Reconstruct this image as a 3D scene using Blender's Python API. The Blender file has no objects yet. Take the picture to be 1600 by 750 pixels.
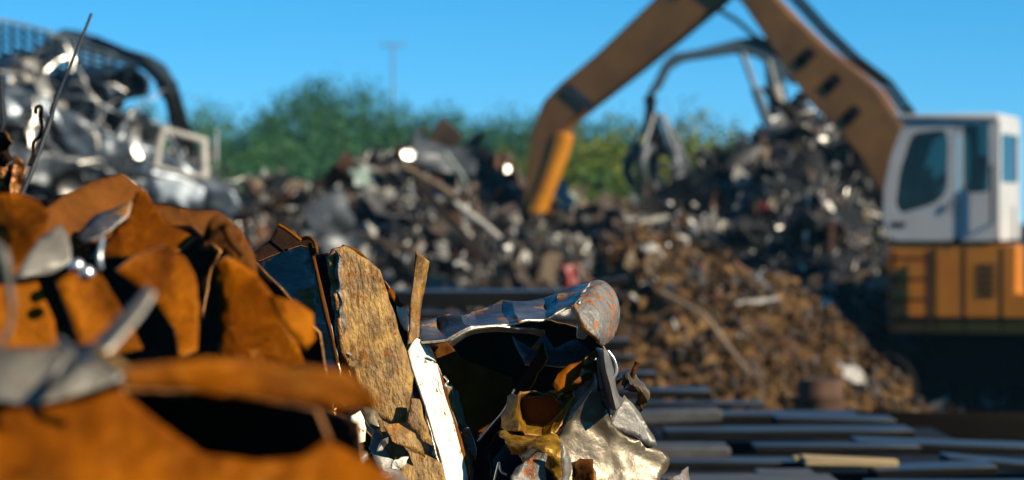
import bpy, bmesh, math, random
import numpy as np
from mathutils import Vector, Matrix, Euler, noise, geometry
R = math.radians
scene = bpy.context.scene
col = scene.collection
random.seed(11)
HAZE = .0002
ALB = .54

# ------------------------------------------------------------------ camera, sky, sun, exposure
F = 4444.4                      # picture scale of a 100 mm lens (1600 px wide frame)
HOR, CAMZ = 340.0, 3.0          # horizon row, eye height
cam_d = bpy.data.cameras.new('camera'); cam = bpy.data.objects.new('camera', cam_d); col.objects.link(cam)
cam.location = (0, 0, CAMZ)
cam.rotation_euler = (R(90) - math.atan((375 - HOR) / F), 0, 0)
cam_d.lens = 100; cam_d.sensor_width = 36; cam_d.clip_start = .1; cam_d.clip_end = 6000
cam_d.dof.use_dof = True; cam_d.dof.focus_distance = 6.0; cam_d.dof.aperture_fstop = 4.3
scene.camera = cam

SUN = Vector((.74, -.42, .53)).normalized()
w = bpy.data.worlds.new('World'); scene.world = w; w.use_nodes = True
nt = w.node_tree; nt.nodes.clear()
tc = nt.nodes.new('ShaderNodeTexCoord'); mp = nt.nodes.new('ShaderNodeMapping')
mp.inputs['Scale'].default_value = (1, 1, 1); mp.inputs['Location'].default_value = (0, 0, .03)
nm = nt.nodes.new('ShaderNodeVectorMath'); nm.operation = 'NORMALIZE'
sky = nt.nodes.new('ShaderNodeTexSky'); sky.sky_type = 'NISHITA'; sky.sun_disc = False
sky.sun_elevation = math.asin(SUN.z); sky.sun_rotation = math.atan2(SUN.x, SUN.y)
sky.altitude = 3000; sky.air_density = 1.0; sky.dust_density = 0; sky.ozone_density = 10.0
hs = nt.nodes.new('ShaderNodeHueSaturation'); hs.inputs['Saturation'].default_value = 1.14; hs.inputs['Hue'].default_value = .480
bg = nt.nodes.new('ShaderNodeBackground'); bg.inputs['Strength'].default_value = .069
out = nt.nodes.new('ShaderNodeOutputWorld')
L = nt.links.new
L(tc.outputs['Generated'], mp.inputs['Vector']); L(mp.outputs[0], nm.inputs[0]); L(nm.outputs[0], sky.inputs['Vector'])
L(sky.outputs[0], hs.inputs['Color']); L(hs.outputs[0], bg.inputs['Color']); L(bg.outputs[0], out.inputs['Surface'])

sl = bpy.data.lights.new('sun', 'SUN'); sl.energy = 5.0; sl.angle = R(.5); sl.color = (1, .89, .70)
so = bpy.data.objects.new('sun', sl); col.objects.link(so)
so.rotation_euler = SUN.to_track_quat('Z', 'Y').to_euler()
scene.view_settings.view_transform = 'Standard'; scene.view_settings.look = 'None'
scene.view_settings.exposure = 1.0; scene.view_settings.gamma = 1; scene.view_settings.use_curve_mapping = False
scene.render.engine = 'CYCLES'
scene.cycles.use_denoising = True; scene.cycles.max_bounces = 6; scene.cycles.sample_clamp_indirect = 6

# ------------------------------------------------------------------ helpers
def P(px, py, d):
    return Vector(((px - 800) / F * d, d, CAMZ - (py - HOR) / F * d))

def tag(o, label=None, cat=None, group=None, kind=None):
    if label: o['label'] = label
    if cat: o['category'] = cat
    if group: o['group'] = group
    if kind: o['kind'] = kind
    return o

def link(name, me, mat, parent=None, loc=(0, 0, 0), rot=(0, 0, 0), scale=None):
    o = bpy.data.objects.new(name, me); col.objects.link(o)
    if mat and not me.materials: me.materials.append(mat)
    o.location = loc; o.rotation_euler = rot
    if scale is not None: o.scale = scale
    o.parent = parent
    return o

def empty(name, loc, rz=0.0, rot=None):
    o = bpy.data.objects.new(name, None); col.objects.link(o)
    o.location = loc; o.rotation_euler = rot or (0, 0, rz); o.empty_display_size = .2
    return o

def mesh(name, vs, fs, sharp=None):
    me = bpy.data.meshes.new(name); me.from_pydata([tuple(v) for v in vs], [], fs); me.update()
    if sharp is not None:
        me.polygons.foreach_set('use_smooth', [True] * len(me.polygons)); me.set_sharp_from_angle(angle=R(sharp))
    return me

def bm_mesh(bm, name, sharp=None):
    me = bpy.data.meshes.new(name); bmesh.ops.recalc_face_normals(bm, faces=bm.faces); bm.to_mesh(me); bm.free()
    if sharp is not None:
        me.polygons.foreach_set('use_smooth', [True] * len(me.polygons)); me.set_sharp_from_angle(angle=R(sharp))
    return me

def add_box(bm, c, s, rot=None, bev=0.0):
    r = bmesh.ops.create_cube(bm, size=1)
    M = Matrix.Translation(c) @ ((rot if isinstance(rot, Matrix) else Euler(rot).to_matrix()).to_4x4() if rot is not None else Matrix()) @ Matrix.Diagonal((*s, 1))
    bmesh.ops.transform(bm, matrix=M, verts=r['verts'])
    if bev:
        es = list({e for v in r['verts'] for e in v.link_edges})
        bmesh.ops.bevel(bm, geom=es, offset=bev, segments=2, affect='EDGES', profile=.5)

def box_mesh(name, c, s, bev=0.0, rot=None):
    bm = bmesh.new(); add_box(bm, c, s, rot, bev); return bm_mesh(bm, name, 40)

def tube_geo(pts, rad, n=8, closed_ends=True):
    """vertices and faces of a tube along pts; rad a number or list"""
    pts = [Vector(p) for p in pts]; vs = []; fs = []
    up = None
    for i, p in enumerate(pts):
        t = (pts[min(i + 1, len(pts) - 1)] - pts[max(i - 1, 0)]).normalized()
        if up is None: up = t.orthogonal().normalized()
        up = (up - t * up.dot(t)).normalized(); sd = t.cross(up)
        r = rad[i] if isinstance(rad, (list, tuple)) else rad
        for k in range(n):
            a = 2 * math.pi * k / n
            vs.append(p + (up * math.cos(a) + sd * math.sin(a)) * r)
    for i in range(len(pts) - 1):
        for k in range(n):
            fs.append((i * n + k, i * n + (k + 1) % n, (i + 1) * n + (k + 1) % n, (i + 1) * n + k))
    if closed_ends:
        fs.append(tuple(range(n))[::-1]); fs.append(tuple((len(pts) - 1) * n + k for k in range(n)))
    return vs, fs

def tube_mesh(name, pts, rad, n=8, sharp=50):
    vs, fs = tube_geo(pts, rad, n); return mesh(name, vs, fs, sharp)

def crom(pts, n):
    """Catmull-Rom through pts (numpy rows), n samples"""
    p = np.array(pts, float); m = len(p)
    if m == 2: return np.array([p[0] + (p[1] - p[0]) * t for t in np.linspace(0, 1, n)])
    q = np.vstack([2 * p[0] - p[1], p, 2 * p[-1] - p[-2]])
    res = []
    for t in np.linspace(0, m - 1, n):
        i = min(int(t), m - 2); f = t - i
        a, b, c, d = q[i], q[i + 1], q[i + 2], q[i + 3]
        res.append(.5 * ((2 * b) + (c - a) * f + (2 * a - 5 * b + 4 * c - d) * f * f + (3 * b - a - 3 * c + d) * f ** 3))
    return np.array(res)

def inside(x, y, poly):
    c = False; n = len(poly); j = n - 1
    for i in range(n):
        xi, yi = poly[i]; xj, yj = poly[j]
        if (yi > y) != (yj > y) and x < (xj - xi) * (y - yi) / (yj - yi) + xi: c = not c
        j = i
    return c

def resample(poly, step, jit, rng, closed=True):
    res = []; n = len(poly)
    for i in range(n if closed else n - 1):
        a = Vector(poly[i]); b = Vector(poly[(i + 1) % n]); m = max(1, int((b - a).length / step))
        nrm = Vector((-(b - a).y, (b - a).x)).normalized() if (b - a).length > 0 else Vector((0, 0))
        for k in range(m):
            p = a.lerp(b, k / m)
            if jit and k: p = p + nrm * rng.uniform(-jit, jit)
            res.append((p.x, p.y))
    return res

def fill(poly, step, rng, holes=()):
    """2-D points and triangles filling a polygon with inner points"""
    pts = [Vector(p) for p in poly]; n = len(pts); edges = [(i, (i + 1) % n) for i in range(n)]
    for h in holes:
        b = len(pts); pts += [Vector(p) for p in h]; edges += [(b + i, b + (i + 1) % len(h)) for i in range(len(h))]
    if step:
        xs = [p[0] for p in poly]; ys = [p[1] for p in poly]
        bnd = np.array([tuple(p) for p in pts]); y = min(ys); row = 0
        while y < max(ys):
            x = min(xs) + (step / 2 if row % 2 else 0)
            while x < max(xs):
                q = (x + rng.uniform(-.25, .25) * step, y + rng.uniform(-.25, .25) * step)
                if inside(*q, poly) and not any(inside(*q, h) for h in holes) and ((bnd - q) ** 2).sum(1).min() > (step * .45) ** 2: pts.append(Vector(q))
                x += step
            y += step * .87; row += 1
    v, e, f, *_ = geometry.delaunay_2d_cdt(pts, edges, [], 0, 1e-5)
    tri = []
    for t in f:
        c = sum((v[i] for i in t), Vector((0, 0))) / len(t)
        if inside(c.x, c.y, poly) and not any(inside(c.x, c.y, h) for h in holes): tri.append(tuple(t))
    return [(p.x, p.y) for p in v], tri

seedn = [0]
RIM = {}
def sheet(name, poly, d, k=0.0, m=0.0, mat=None, label=None, cat='scrap metal', group=None, res=16, jit=1.5, thick=.004, dent=.012, dsc=6.0,
          bx=0.0, by=0.0, folds=(), parent=None, fine=.002, crump=0.0, sharp=28, rim=None):
    """a bent piece of sheet metal: outline in picture units at distance d, tilted so its normal is (k,-1,m); bx/by curvature,
    folds (x0,y0,x1,y1,amount m,width px) ridges, dent/crump noise"""
    seedn[0] += 1; rng = random.Random(seedn[0] * 77)
    pts, tri = fill(resample(poly, res, jit, rng), res, rng)
    cx = sum(p[0] for p in poly) / len(poly); cy = sum(p[1] for p in poly) / len(poly)
    s = d / F; off = Vector((seedn[0] * 3.7, seedn[0] * 1.3, 0)); vs = []
    ext = max(max(abs(p[0] - cx) for p in poly), max(abs(p[1] - cy) for p in poly)) * s
    for (x, y) in pts:
        X = (x - cx) * s; Z = -(y - cy) * s
        dd = k * X + m * Z + bx * X * X / ext + by * Z * Z / ext
        for (x0, y0, x1, y1, am, wd) in folds:
            nx, ny = -(y1 - y0), x1 - x0; ln = math.hypot(nx, ny)
            dist = ((x - x0) * nx + (y - y0) * ny) / ln
            dd += am * max(0, 1 - abs(dist) / wd) if wd > 0 else am * max(0, dist) / -wd
        q = Vector((X, Z, 0)) * dsc + off
        dd += dent * noise.noise(q) + fine * noise.noise(q * 5)
        if crump:
            dd += crump * (abs(noise.noise(q * 1.7 + Vector((5, 1, 2)))) - .25)
        vs.append(P(x, y, d + dd))
    c = sum(vs, Vector()) / len(vs)
    me = mesh(name, [v - c for v in vs], tri, sharp)
    o = link(name, me, mat, parent, c)
    md = o.modifiers.new('thickness', 'SOLIDIFY'); md.thickness = thick; md.offset = 0
    rim = rim or RIM.get(mat.name)
    if rim: me.materials.append(rim); md.material_offset_rim = 1
    if label: tag(o, label, cat, group)
    return o

def loft(name, rows, mat, label=None, cat='scrap metal', group=None, nu=24, nv=14, thick=.004, dent=.004, dsc=14, parent=None, sharp=40, rim=None, lin=False):
    """a sheet bent through rows of (px,py,d) sections"""
    seedn[0] += 1; off = Vector((seedn[0] * 2.3, 0, seedn[0]))
    secs = np.array([crom(r, nv) for r in rows])
    if lin:
        tt = np.linspace(0, len(rows) - 1, nu); g = np.array([np.stack([np.interp(tt, range(len(rows)), secs[:, j, c_]) for c_ in range(3)], 1) for j in range(nv)])
    else: g = np.array([crom(secs[:, j], nu) for j in range(nv)])      # nv x nu
    vs = []; fs = []
    for j in range(nv):
        for i in range(nu):
            p = P(*g[j, i]); vs.append(p + Vector((noise.noise(p * dsc + off), noise.noise(p * dsc + off * 2), noise.noise(p * dsc - off))) * dent)
    for j in range(nv - 1):
        for i in range(nu - 1): fs.append((j * nu + i, j * nu + i + 1, (j + 1) * nu + i + 1, (j + 1) * nu + i))
    c = sum(vs, Vector()) / len(vs)
    o = link(name, mesh(name, [v - c for v in vs], fs, sharp), mat, parent, c - (parent.location if parent else Vector()))
    md = o.modifiers.new('thickness', 'SOLIDIFY'); md.thickness = thick; md.offset = 0
    rim = rim or RIM.get(mat.name)
    if rim: o.data.materials.append(rim); md.material_offset_rim = 1
    if label and not parent: tag(o, label, cat, group)
    return o

def wire(name, pts, rad, mat, label=None, cat='wire', group=None, n=8, smooth=4, parent=None):
    """round bar or wire through (px,py,d) points; rad in metres, number or list"""
    g = crom(pts, (len(pts) - 1) * smooth + 1)
    ps = [P(*q) for q in g]
    rr = list(np.interp(np.linspace(0, 1, len(ps)), np.linspace(0, 1, len(rad)), rad)) if isinstance(rad, (list, tuple)) else rad
    c = sum(ps, Vector()) / len(ps)
    o = link(name, tube_mesh(name, [p - c for p in ps], rr, n), mat, parent, c - (parent.location if parent else Vector()))
    if parent: return o
    if label: tag(o, label, cat, group)
    return o

# ------------------------------------------------------------------ materials
def mat_new(name):
    m = bpy.data.materials.new(name); m.use_nodes = True
    return m, m.node_tree, m.node_tree.nodes['Principled BSDF']

def metal(name, c1, c2, scale=20, rough=.6, metallic=0.0, rust=None, rthr=.55, rsc=12, rw=.06, bump=.25, stretch=(1, 1, 1), spec=.5, bsc=None, c3=None, rcol2=None, rrot=0, tint=None):
    m, t, b = mat_new(name); N = t.nodes.new; K = t.links.new
    f_ = 1 if name.startswith(('white_coated', 'bright', 'heap_chip')) else ALB
    c1, c2, c3, rust, rcol2 = [tuple(x * f_ for x in c) if c else c for c in (c1, c2, c3, rust, rcol2)]
    co = N('ShaderNodeTexCoord'); oi = N('ShaderNodeObjectInfo')
    ad = N('ShaderNodeVectorMath'); ad.operation = 'ADD'
    mu = N('ShaderNodeMath'); mu.operation = 'MULTIPLY'; mu.inputs[1].default_value = 37.0
    K(oi.outputs['Random'], mu.inputs[0]); K(co.outputs['Object'], ad.inputs[0]); K(mu.outputs[0], ad.inputs[1])
    ma = N('ShaderNodeMapping'); ma.inputs['Scale'].default_value = stretch; ma.inputs['Rotation'].default_value = (0, rrot, 0)
    K(ad.outputs[0], ma.inputs['Vector'])
    n1 = N('ShaderNodeTexNoise'); n1.inputs['Scale'].default_value = scale; n1.inputs['Detail'].default_value = 9; n1.inputs['Roughness'].default_value = .65
    K(ma.outputs[0], n1.inputs['Vector'])
    cr = N('ShaderNodeValToRGB'); cr.color_ramp.elements[0].position = .33; cr.color_ramp.elements[1].position = .68
    cr.color_ramp.elements[0].color = (*c1, 1); cr.color_ramp.elements[1].color = (*c2, 1)
    if c3: e = cr.color_ramp.elements.new(.5); e.color = (*c3, 1)
    K(n1.outputs['Fac'], cr.inputs['Fac'])
    nb = N('ShaderNodeTexNoise'); nb.inputs['Scale'].default_value = bsc or scale * 4; nb.inputs['Detail'].default_value = 6
    K(ma.outputs[0], nb.inputs['Vector'])
    bp = N('ShaderNodeBump'); bp.inputs['Strength'].default_value = bump; bp.inputs['Distance'].default_value = .01
    K(nb.outputs['Fac'], bp.inputs['Height']); K(bp.outputs[0], b.inputs['Normal'])
    rr = N('ShaderNodeMapRange'); rr.inputs['To Min'].default_value = max(.05, rough - .15); rr.inputs['To Max'].default_value = min(1, rough + .2)
    K(nb.outputs['Fac'], rr.inputs['Value'])
    colr, rgh = cr.outputs['Color'], rr.outputs[0]
    if tint: b.inputs['Specular Tint'].default_value = (*tint, 1)
    b.inputs['Metallic'].default_value = metallic; b.inputs['Specular IOR Level'].default_value = spec
    if rust:
        n2 = N('ShaderNodeTexNoise'); n2.inputs['Scale'].default_value = rsc; n2.inputs['Detail'].default_value = 10; n2.inputs['Roughness'].default_value = .7
        K(ad.outputs[0], n2.inputs['Vector'])
        rm = N('ShaderNodeMapRange'); rm.inputs['From Min'].default_value = rthr; rm.inputs['From Max'].default_value = rthr + rw
        K(n2.outputs['Fac'], rm.inputs['Value'])
        rc = N('ShaderNodeValToRGB'); rc.color_ramp.elements[0].color = (*rust, 1); rc.color_ramp.elements[1].color = (*(rcol2 or tuple(x * .35 for x in rust)), 1)
        rc.color_ramp.elements[0].position = .4; rc.color_ramp.elements[1].position = .65
        K(nb.outputs['Fac'], rc.inputs['Fac'])
        mx = N('ShaderNodeMix'); mx.data_type = 'RGBA'
        K(rm.outputs[0], mx.inputs['Factor']); K(colr, mx.inputs['A']); K(rc.outputs[0], mx.inputs['B']); colr = mx.outputs['Result']
        m2 = N('ShaderNodeMix'); m2.inputs['B'].default_value = .85; K(rm.outputs[0], m2.inputs['Factor']); K(rgh, m2.inputs['A']); rgh = m2.outputs[0]
        if metallic:
            m3 = N('ShaderNodeMix'); m3.inputs['A'].default_value = metallic; m3.inputs['B'].default_value = 0; K(rm.outputs[0], m3.inputs['Factor']); K(m3.outputs[0], b.inputs['Metallic'])
    K(colr, b.inputs['Base Color']); K(rgh, b.inputs['Roughness'])
    return m

def plain(name, c, rough=.5, metallic=0.0, spec=.5):
    v = tuple(min(1, x * 1.15) for x in c); u = tuple(x * .8 for x in c)
    return metal(name, u, v, scale=6, rough=rough, metallic=metallic, bump=.05, spec=spec)

M = {}
M['rust'] = metal('orange_rust', (.11, .025, .001), (.46, .135, .001), 11, .55, bump=.35, bsc=60, c3=(.27, .070, .001), rust=(.09, .020, .001), rthr=.49, rsc=8, rw=.16, spec=.2, tint=(1, .45, .06))
M['rust_mid'] = metal('deep_amber_rust', (.07, .016, .001), (.34, .090, .001), 11, .5, bump=.4, bsc=55, c3=(.19, .046, .001), rust=(.42, .14, .002), rthr=.60, rsc=10, rw=.14, spec=.2, tint=(1, .45, .06))
M['rust_dark'] = metal('brown_rust', (.07, .022, .005), (.22, .07, .012), 10, .75, bump=.35, bsc=60, spec=.2, tint=(1, .5, .1), rust=(.28, .085, .006), rthr=.58, rsc=7)
M['rust_black'] = metal('charred_and_shade_rust', (.012, .007, .004), (.035, .014, .005), 14, .8, bump=.5, bsc=70, spec=.06, rust=(.12, .03, .006), rthr=.62, rsc=20)  # charred pieces, and sheets that paint shade into gaps and hollows
M['tan'] = metal('tan_streaked_steel', (.13, .058, .010), (.62, .35, .075), 30, .45, bump=.8, bsc=90, stretch=(1.5, 1.5, .62), c3=(.32, .17, .04), rust=(.42, .15, .012), rthr=.56, rsc=30, rw=.06, spec=.3, rrot=.22)
M['white'] = metal('white_coated_steel', (.50, .44, .32), (.74, .69, .57), 9, .5, bump=.3, bsc=90, rust=(.22, .09, .012), rthr=.575, rsc=48, rw=.04, spec=.4)
M['silver'] = metal('bare_steel', (.06, .042, .018), (.27, .205, .11), 9, .36, .35, bump=.2, bsc=40, rust=(.30, .15, .03), rthr=.63, rsc=14, rw=.12, c3=(.15, .11, .055))
M['grey'] = metal('dull_grey_steel', (.10, .088, .068), (.28, .25, .20), 14, .45, .12, bump=.2, bsc=60, rust=(.32, .12, .015), rthr=.62, rsc=10, rw=.1)
M['bluesteel'] = metal('blue_black_steel', (.03, .033, .04), (.15, .16, .185), 9, .3, .25, bump=.25, bsc=40, stretch=(1, 1, 3), rust=(.46, .17, .01), rthr=.555, rsc=10, rw=.05, c3=(.075, .08, .095))
M['curl'] = metal('pale_steel_orange_rust', (.13, .12, .10), (.32, .30, .26), 14, .5, .2, bump=.9, bsc=60, rust=(.5, .16, .006), rthr=.515, rsc=40, rw=.05, rcol2=(.2, .045, .004))
M['gold'] = metal('gold_lacquered_steel', (.10, .035, .002), (.52, .28, .022), 30, .4, .25, bump=.6, bsc=70, rust=(.16, .05, .006), rthr=.56, rsc=26, rw=.1, c3=(.32, .16, .012), tint=(1, .8, .4))
M['black'] = metal('black_steel', (.008, .008, .009), (.022, .02, .018), 12, .6, 0, bump=.3, spec=.12)
M['plate'] = metal('rolled_dark_steel', (.022, .022, .022), (.06, .058, .055), 3, .36, .1, bump=.06, bsc=14, stretch=(.5, 3, 3), rust=(.11, .06, .03), rthr=.66, rsc=2.5, rw=.1, spec=.6)
M['plate_grey'] = metal('grey_steel_edge', (.045, .042, .036), (.11, .10, .09), 6, .55, .1, bump=.1, rust=(.34, .17, .05), rthr=.62, rsc=5)  # paler steel, painting in the light on plate ends
M['wood'] = metal('sawn_timber', (.36, .24, .10), (.55, .40, .20), 8, .8, bump=.2, stretch=(.3, 5, 5))
M['brightwire'] = metal('bright_steel', (.5, .48, .44), (.75, .72, .66), 20, .28, .9, bump=.1)
M['rod'] = metal('dark_steel_rod', (.008, .012, .018), (.03, .032, .036), 20, .55, .3, bump=.2)
M['foil'] = metal('rusty_foil', (.16, .045, .006), (.5, .2, .04), 30, .28, .6, bump=.5, bsc=60)

M['edge_rust'] = metal('rusted_lit_edge', (.22, .06, .006), (.62, .27, .05), 40, .45, .3, bump=.5, bsc=90)  # rusty sheet edges brightened to stand for lit rim lines
M['edge_bright'] = metal('bright_lit_edge', (.35, .30, .22), (.78, .72, .60), 40, .35, .5, bump=.3, bsc=90, rust=(.4, .15, .02), rthr=.55, rsc=30)  # bare metal edges brightened the same way, as lit rims
RIM.update({'orange_rust': M['edge_rust'], 'deep_amber_rust': M['edge_rust'], 'tan_streaked_steel': M['edge_rust'], 'blue_black_steel': M['edge_bright'], 'bare_steel': M['edge_bright'], 'dull_grey_steel': M['edge_bright'], 'charred_and_shade_rust': M['edge_rust'],
            'gold_lacquered_steel': M['edge_rust'], 'brown_rust': M['edge_rust'], 'pale_steel_orange_rust': M['edge_rust'], 'white_coated_steel': M['edge_bright'], 'black_steel': M['edge_rust']})
# heap colours: name -> (adjective, material)
HC = {'silver': metal('heap_silver', (.10, .095, .085), (.30, .285, .255), 3, .42, .6, bump=.2, bsc=8),
      'white': metal('heap_white', (.30, .28, .24), (.58, .55, .48), 3, .6, bump=.2, bsc=8),
      'rusty': metal('heap_rust', (.05, .017, .005), (.17, .06, .013), 3, .8, bump=.4, bsc=8),
      'brown': metal('heap_brown', (.02, .011, .006), (.075, .04, .018), 3, .8, bump=.4, bsc=8),
      'black': metal('heap_black', (.004, .004, .0045), (.016, .015, .014), 3, .55, .1, bump=.3, bsc=8),
      'tan': metal('heap_tan', (.09, .055, .028), (.24, .16, .085), 3, .75, bump=.3, bsc=8),
      'blue-grey': metal('heap_bluegrey', (.028, .034, .04), (.10, .115, .13), 3, .45, .3, bump=.2, bsc=8),
      'pale green': metal('heap_green', (.14, .21, .18), (.28, .36, .31), 3, .5, bump=.2, bsc=8),
      'red': metal('heap_red', (.22, .02, .015), (.4, .05, .035), 3, .5, bump=.2, bsc=8),
      'chip': metal('heap_chip', (.36, .345, .31), (.6, .57, .51), 3, .38, .75, bump=.1, bsc=8)}
M['soil'] = metal('brown_soil', (.035, .018, .006), (.30, .17, .065), .7, .95, bump=.9, bsc=7, spec=.1, c3=(.14, .075, .027))
M['earth'] = metal('oily_earth', (.006, .005, .004), (.02, .016, .012), .5, 1, bump=.6, bsc=4, spec=0)
M['cabwhite'] = metal('white_cab_paint', (.66, .64, .60), (.80, .78, .74), 1.2, .35, bump=.02, rust=(.34, .29, .22), rthr=.58, rsc=3, rw=.25)
M['orange'] = metal('orange_machine_paint', (.62, .19, .003), (.82, .29, .006), 1.1, .4, bump=.03, rust=(.12, .06, .02), rthr=.66, rsc=2.2, rw=.12)
M['boomdark'] = metal('worn_yellow_boom_paint', (.20, .088, .022), (.40, .18, .034), 1.4, .5, bump=.05, rust=(.09, .05, .025), rthr=.64, rsc=1.6, rw=.15)
M['greyboom'] = metal('blue_grey_boom_paint', (.02, .045, .06), (.05, .09, .12), 1.4, .5, bump=.05)
M['lit_orange'] = metal('lit_orange_paint', (.62, .22, .005), (.80, .32, .012), 1.4, .5, bump=.05, rust=(.2, .09, .02), rthr=.62, rsc=2)  # sunlight on the stick's underside put into a brighter paint
M['rubber'] = metal('tyre_rubber', (.006, .006, .006), (.012, .011, .010), 5, .9, bump=.3, spec=.05)
M['chrome'] = metal('cylinder_chrome', (.16, .17, .18), (.26, .27, .28), 3, .5, .5, bump=.02)
M['darkpaint'] = plain('black_machine_paint', (.009, .009, .009), .7, spec=.1)
def glass_mat():
    m, t, b = mat_new('tinted_glass')
    b.inputs['Base Color'].default_value = (.035, .085, .08, 1); b.inputs['Roughness'].default_value = .03
    b.inputs['Transmission Weight'].default_value = 1.0; b.inputs['IOR'].default_value = 1.45
    return m
M['glass'] = glass_mat()
def leaf_mat(name, c1, c2):
    m, t, b = mat_new(name); N = t.nodes.new; K = t.links.new
    c1, c2 = [tuple(x * .68 for x in c) for c in (c1, c2)]
    g = N('ShaderNodeNewGeometry'); cr = N('ShaderNodeValToRGB'); cr.color_ramp.elements[0].color = (*c1, 1); cr.color_ramp.elements[1].color = (*c2, 1)
    K(g.outputs['Random Per Island'], cr.inputs['Fac']); K(cr.outputs[0], b.inputs['Base Color'])
    b.inputs['Roughness'].default_value = .6; b.inputs['Specular IOR Level'].default_value = .25
    tr = N('ShaderNodeBsdfTranslucent'); K(cr.outputs[0], tr.inputs['Color'])
    mx = N('ShaderNodeMixShader'); mx.inputs[0].default_value = .25
    K(b.outputs[0], mx.inputs[1]); K(tr.outputs[0], mx.inputs[2]); K(mx.outputs[0], t.nodes['Material Output'].inputs['Surface'])
    return m
M['leaf'] = leaf_mat('dark_green_leaves', (.018, .085, .038), (.06, .185, .066))
M['leaf2'] = leaf_mat('mid_green_leaves', (.035, .125, .028), (.11, .23, .04))
M['leafy'] = leaf_mat('yellow_green_leaves', (.12, .16, .012), (.26, .28, .02))
M['leafs'] = leaf_mat('grey_green_leaves', (.05, .09, .06), (.10, .15, .09))
M['bark'] = metal('bark', (.05, .04, .03), (.12, .09, .065), 4, .9, bump=.6)

# ------------------------------------------------------------------ ground: a bank under the camera, the yard below it
def ground_z(x, y):
    t = min(1, max(0, (y - 20) / 4)); t = t * t * (3 - 2 * t)
    return 1.62 * (1 - t) + .10 * noise.noise(Vector((x * .5, y * .5, 0))) * (1 - t) + .05 * noise.noise(Vector((x * .2, y * .2, 4)))
xs = sorted(set(list(np.linspace(-40, 40, 81)) + [-1500, -800, -250, -90, 90, 250, 800, 1500]))
ys = sorted(set(list(np.linspace(-6, 70, 77)) + [-100, -40, 90, 130, 200, 400, 900, 1500]))
vs = [(x, y, ground_z(x, y)) for y in ys for x in xs]; nx = len(xs)
fs = [(j * nx + i, j * nx + i + 1, (j + 1) * nx + i + 1, (j + 1) * nx + i) for j in range(len(ys) - 1) for i in range(nx - 1)]
tag(link('ground', mesh('ground', vs, fs, 60), M['earth']), 'dark oily earth of the scrapyard', kind='structure')

# ------------------------------------------------------------------ haze in the air of the yard
hm = bpy.data.materials.new('haze'); hm.use_nodes = True; hm.node_tree.nodes.clear()
pv = hm.node_tree.nodes.new('ShaderNodeVolumePrincipled'); ho = hm.node_tree.nodes.new('ShaderNodeOutputMaterial')
pv.inputs['Color'].default_value = (.25, .68, 1, 1); pv.inputs['Density'].default_value = HAZE; pv.inputs['Anisotropy'].default_value = .0
hm.node_tree.links.new(pv.outputs[0], ho.inputs['Volume'])
hz_o = link('haze', box_mesh('haze', (0, 700, 6.9), (3200, 1700, 16.0)), hm); tag(hz_o, 'thin blue haze in the air of the yard', kind='stuff')

# ------------------------------------------------------------------ trees behind the yard
def crown_mesh(name, rng, lobes, n, size):
    """leaf faces spread through ellipsoid lobes (c, r)"""
    vs = []; fs = []
    vol = [r[0] * r[1] * r[2] for c, r in lobes]; tot = sum(vol)
    for (c, r), v in zip(lobes, vol):
        for _ in range(int(n * v / tot / 9)):
            u = Vector((rng.gauss(0, 1), rng.gauss(0, 1), rng.gauss(0, 1))).normalized() * (rng.random() ** .38)
            p = Vector((c[0] + u.x * r[0], c[1] + u.y * r[1], c[2] + u.z * r[2])); p += Vector((noise.noise(p), noise.noise(p * 1.3 + Vector((7, 0, 0))), noise.noise(p * 1.1))) * .55
            for _k in range(9):
                q = p + Vector((rng.gauss(0, 1), rng.gauss(0, 1), rng.gauss(0, 1))) * size * 1.3
                e = Euler((rng.uniform(0, 6.3), rng.uniform(0, 6.3), rng.uniform(0, 6.3))).to_matrix(); s = size * rng.uniform(.5, 1.1)
                b = len(vs)
                vs += [q + e @ Vector((-s * .5, 0, 0)), q + e @ Vector((0, -s * .28, s * .1)), q + e @ Vector((s * .6, 0, 0)), q + e @ Vector((0, s * .28, s * .1))]
                fs.append((b, b + 1, b + 2, b + 3))
    return mesh(name, vs, fs)

def trunk_mesh(name, rng, h, r, lobes):
    vs, fs = tube_geo([(0, 0, -.3), (.05, .03, h * .3), (-.05, .08, h * .65), (.02, 0, h)], [r, r * .8, r * .55, r * .2], 8)
    for c, rr in lobes:
        a = Vector((0, 0, h * rng.uniform(.35, .7))); b = Vector(c); mid = a.lerp(b, .5) + Vector((0, 0, -.15))
        v2, f2 = tube_geo([a, mid, b], [r * .4, r * .28, r * .08], 6); k = len(vs); vs += v2; fs += [tuple(i + k for i in f) for f in f2]
    return mesh(name, vs, fs, 60)

def tree_proto(seed, wd, h, nl, leaves, size):
    rng = random.Random(seed); lobes = []
    for i in range(nl):
        a = rng.uniform(0, 6.28); rad = wd * .5 * rng.uniform(.1, .75); z = h * rng.uniform(.35, .88)
        if i == 0: rad = 0; z = h * .86
        s = wd * rng.uniform(.2, .34) * (1 - .35 * max(0, z / h - .5))
        lobes.append(((math.cos(a) * rad, math.sin(a) * rad, z), (s, s, s * rng.uniform(.75, 1.05))))
    return crown_mesh('crown', rng, lobes, leaves, size), trunk_mesh('trunk', rng, h * .8, h * .022 + .05, lobes)

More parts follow.
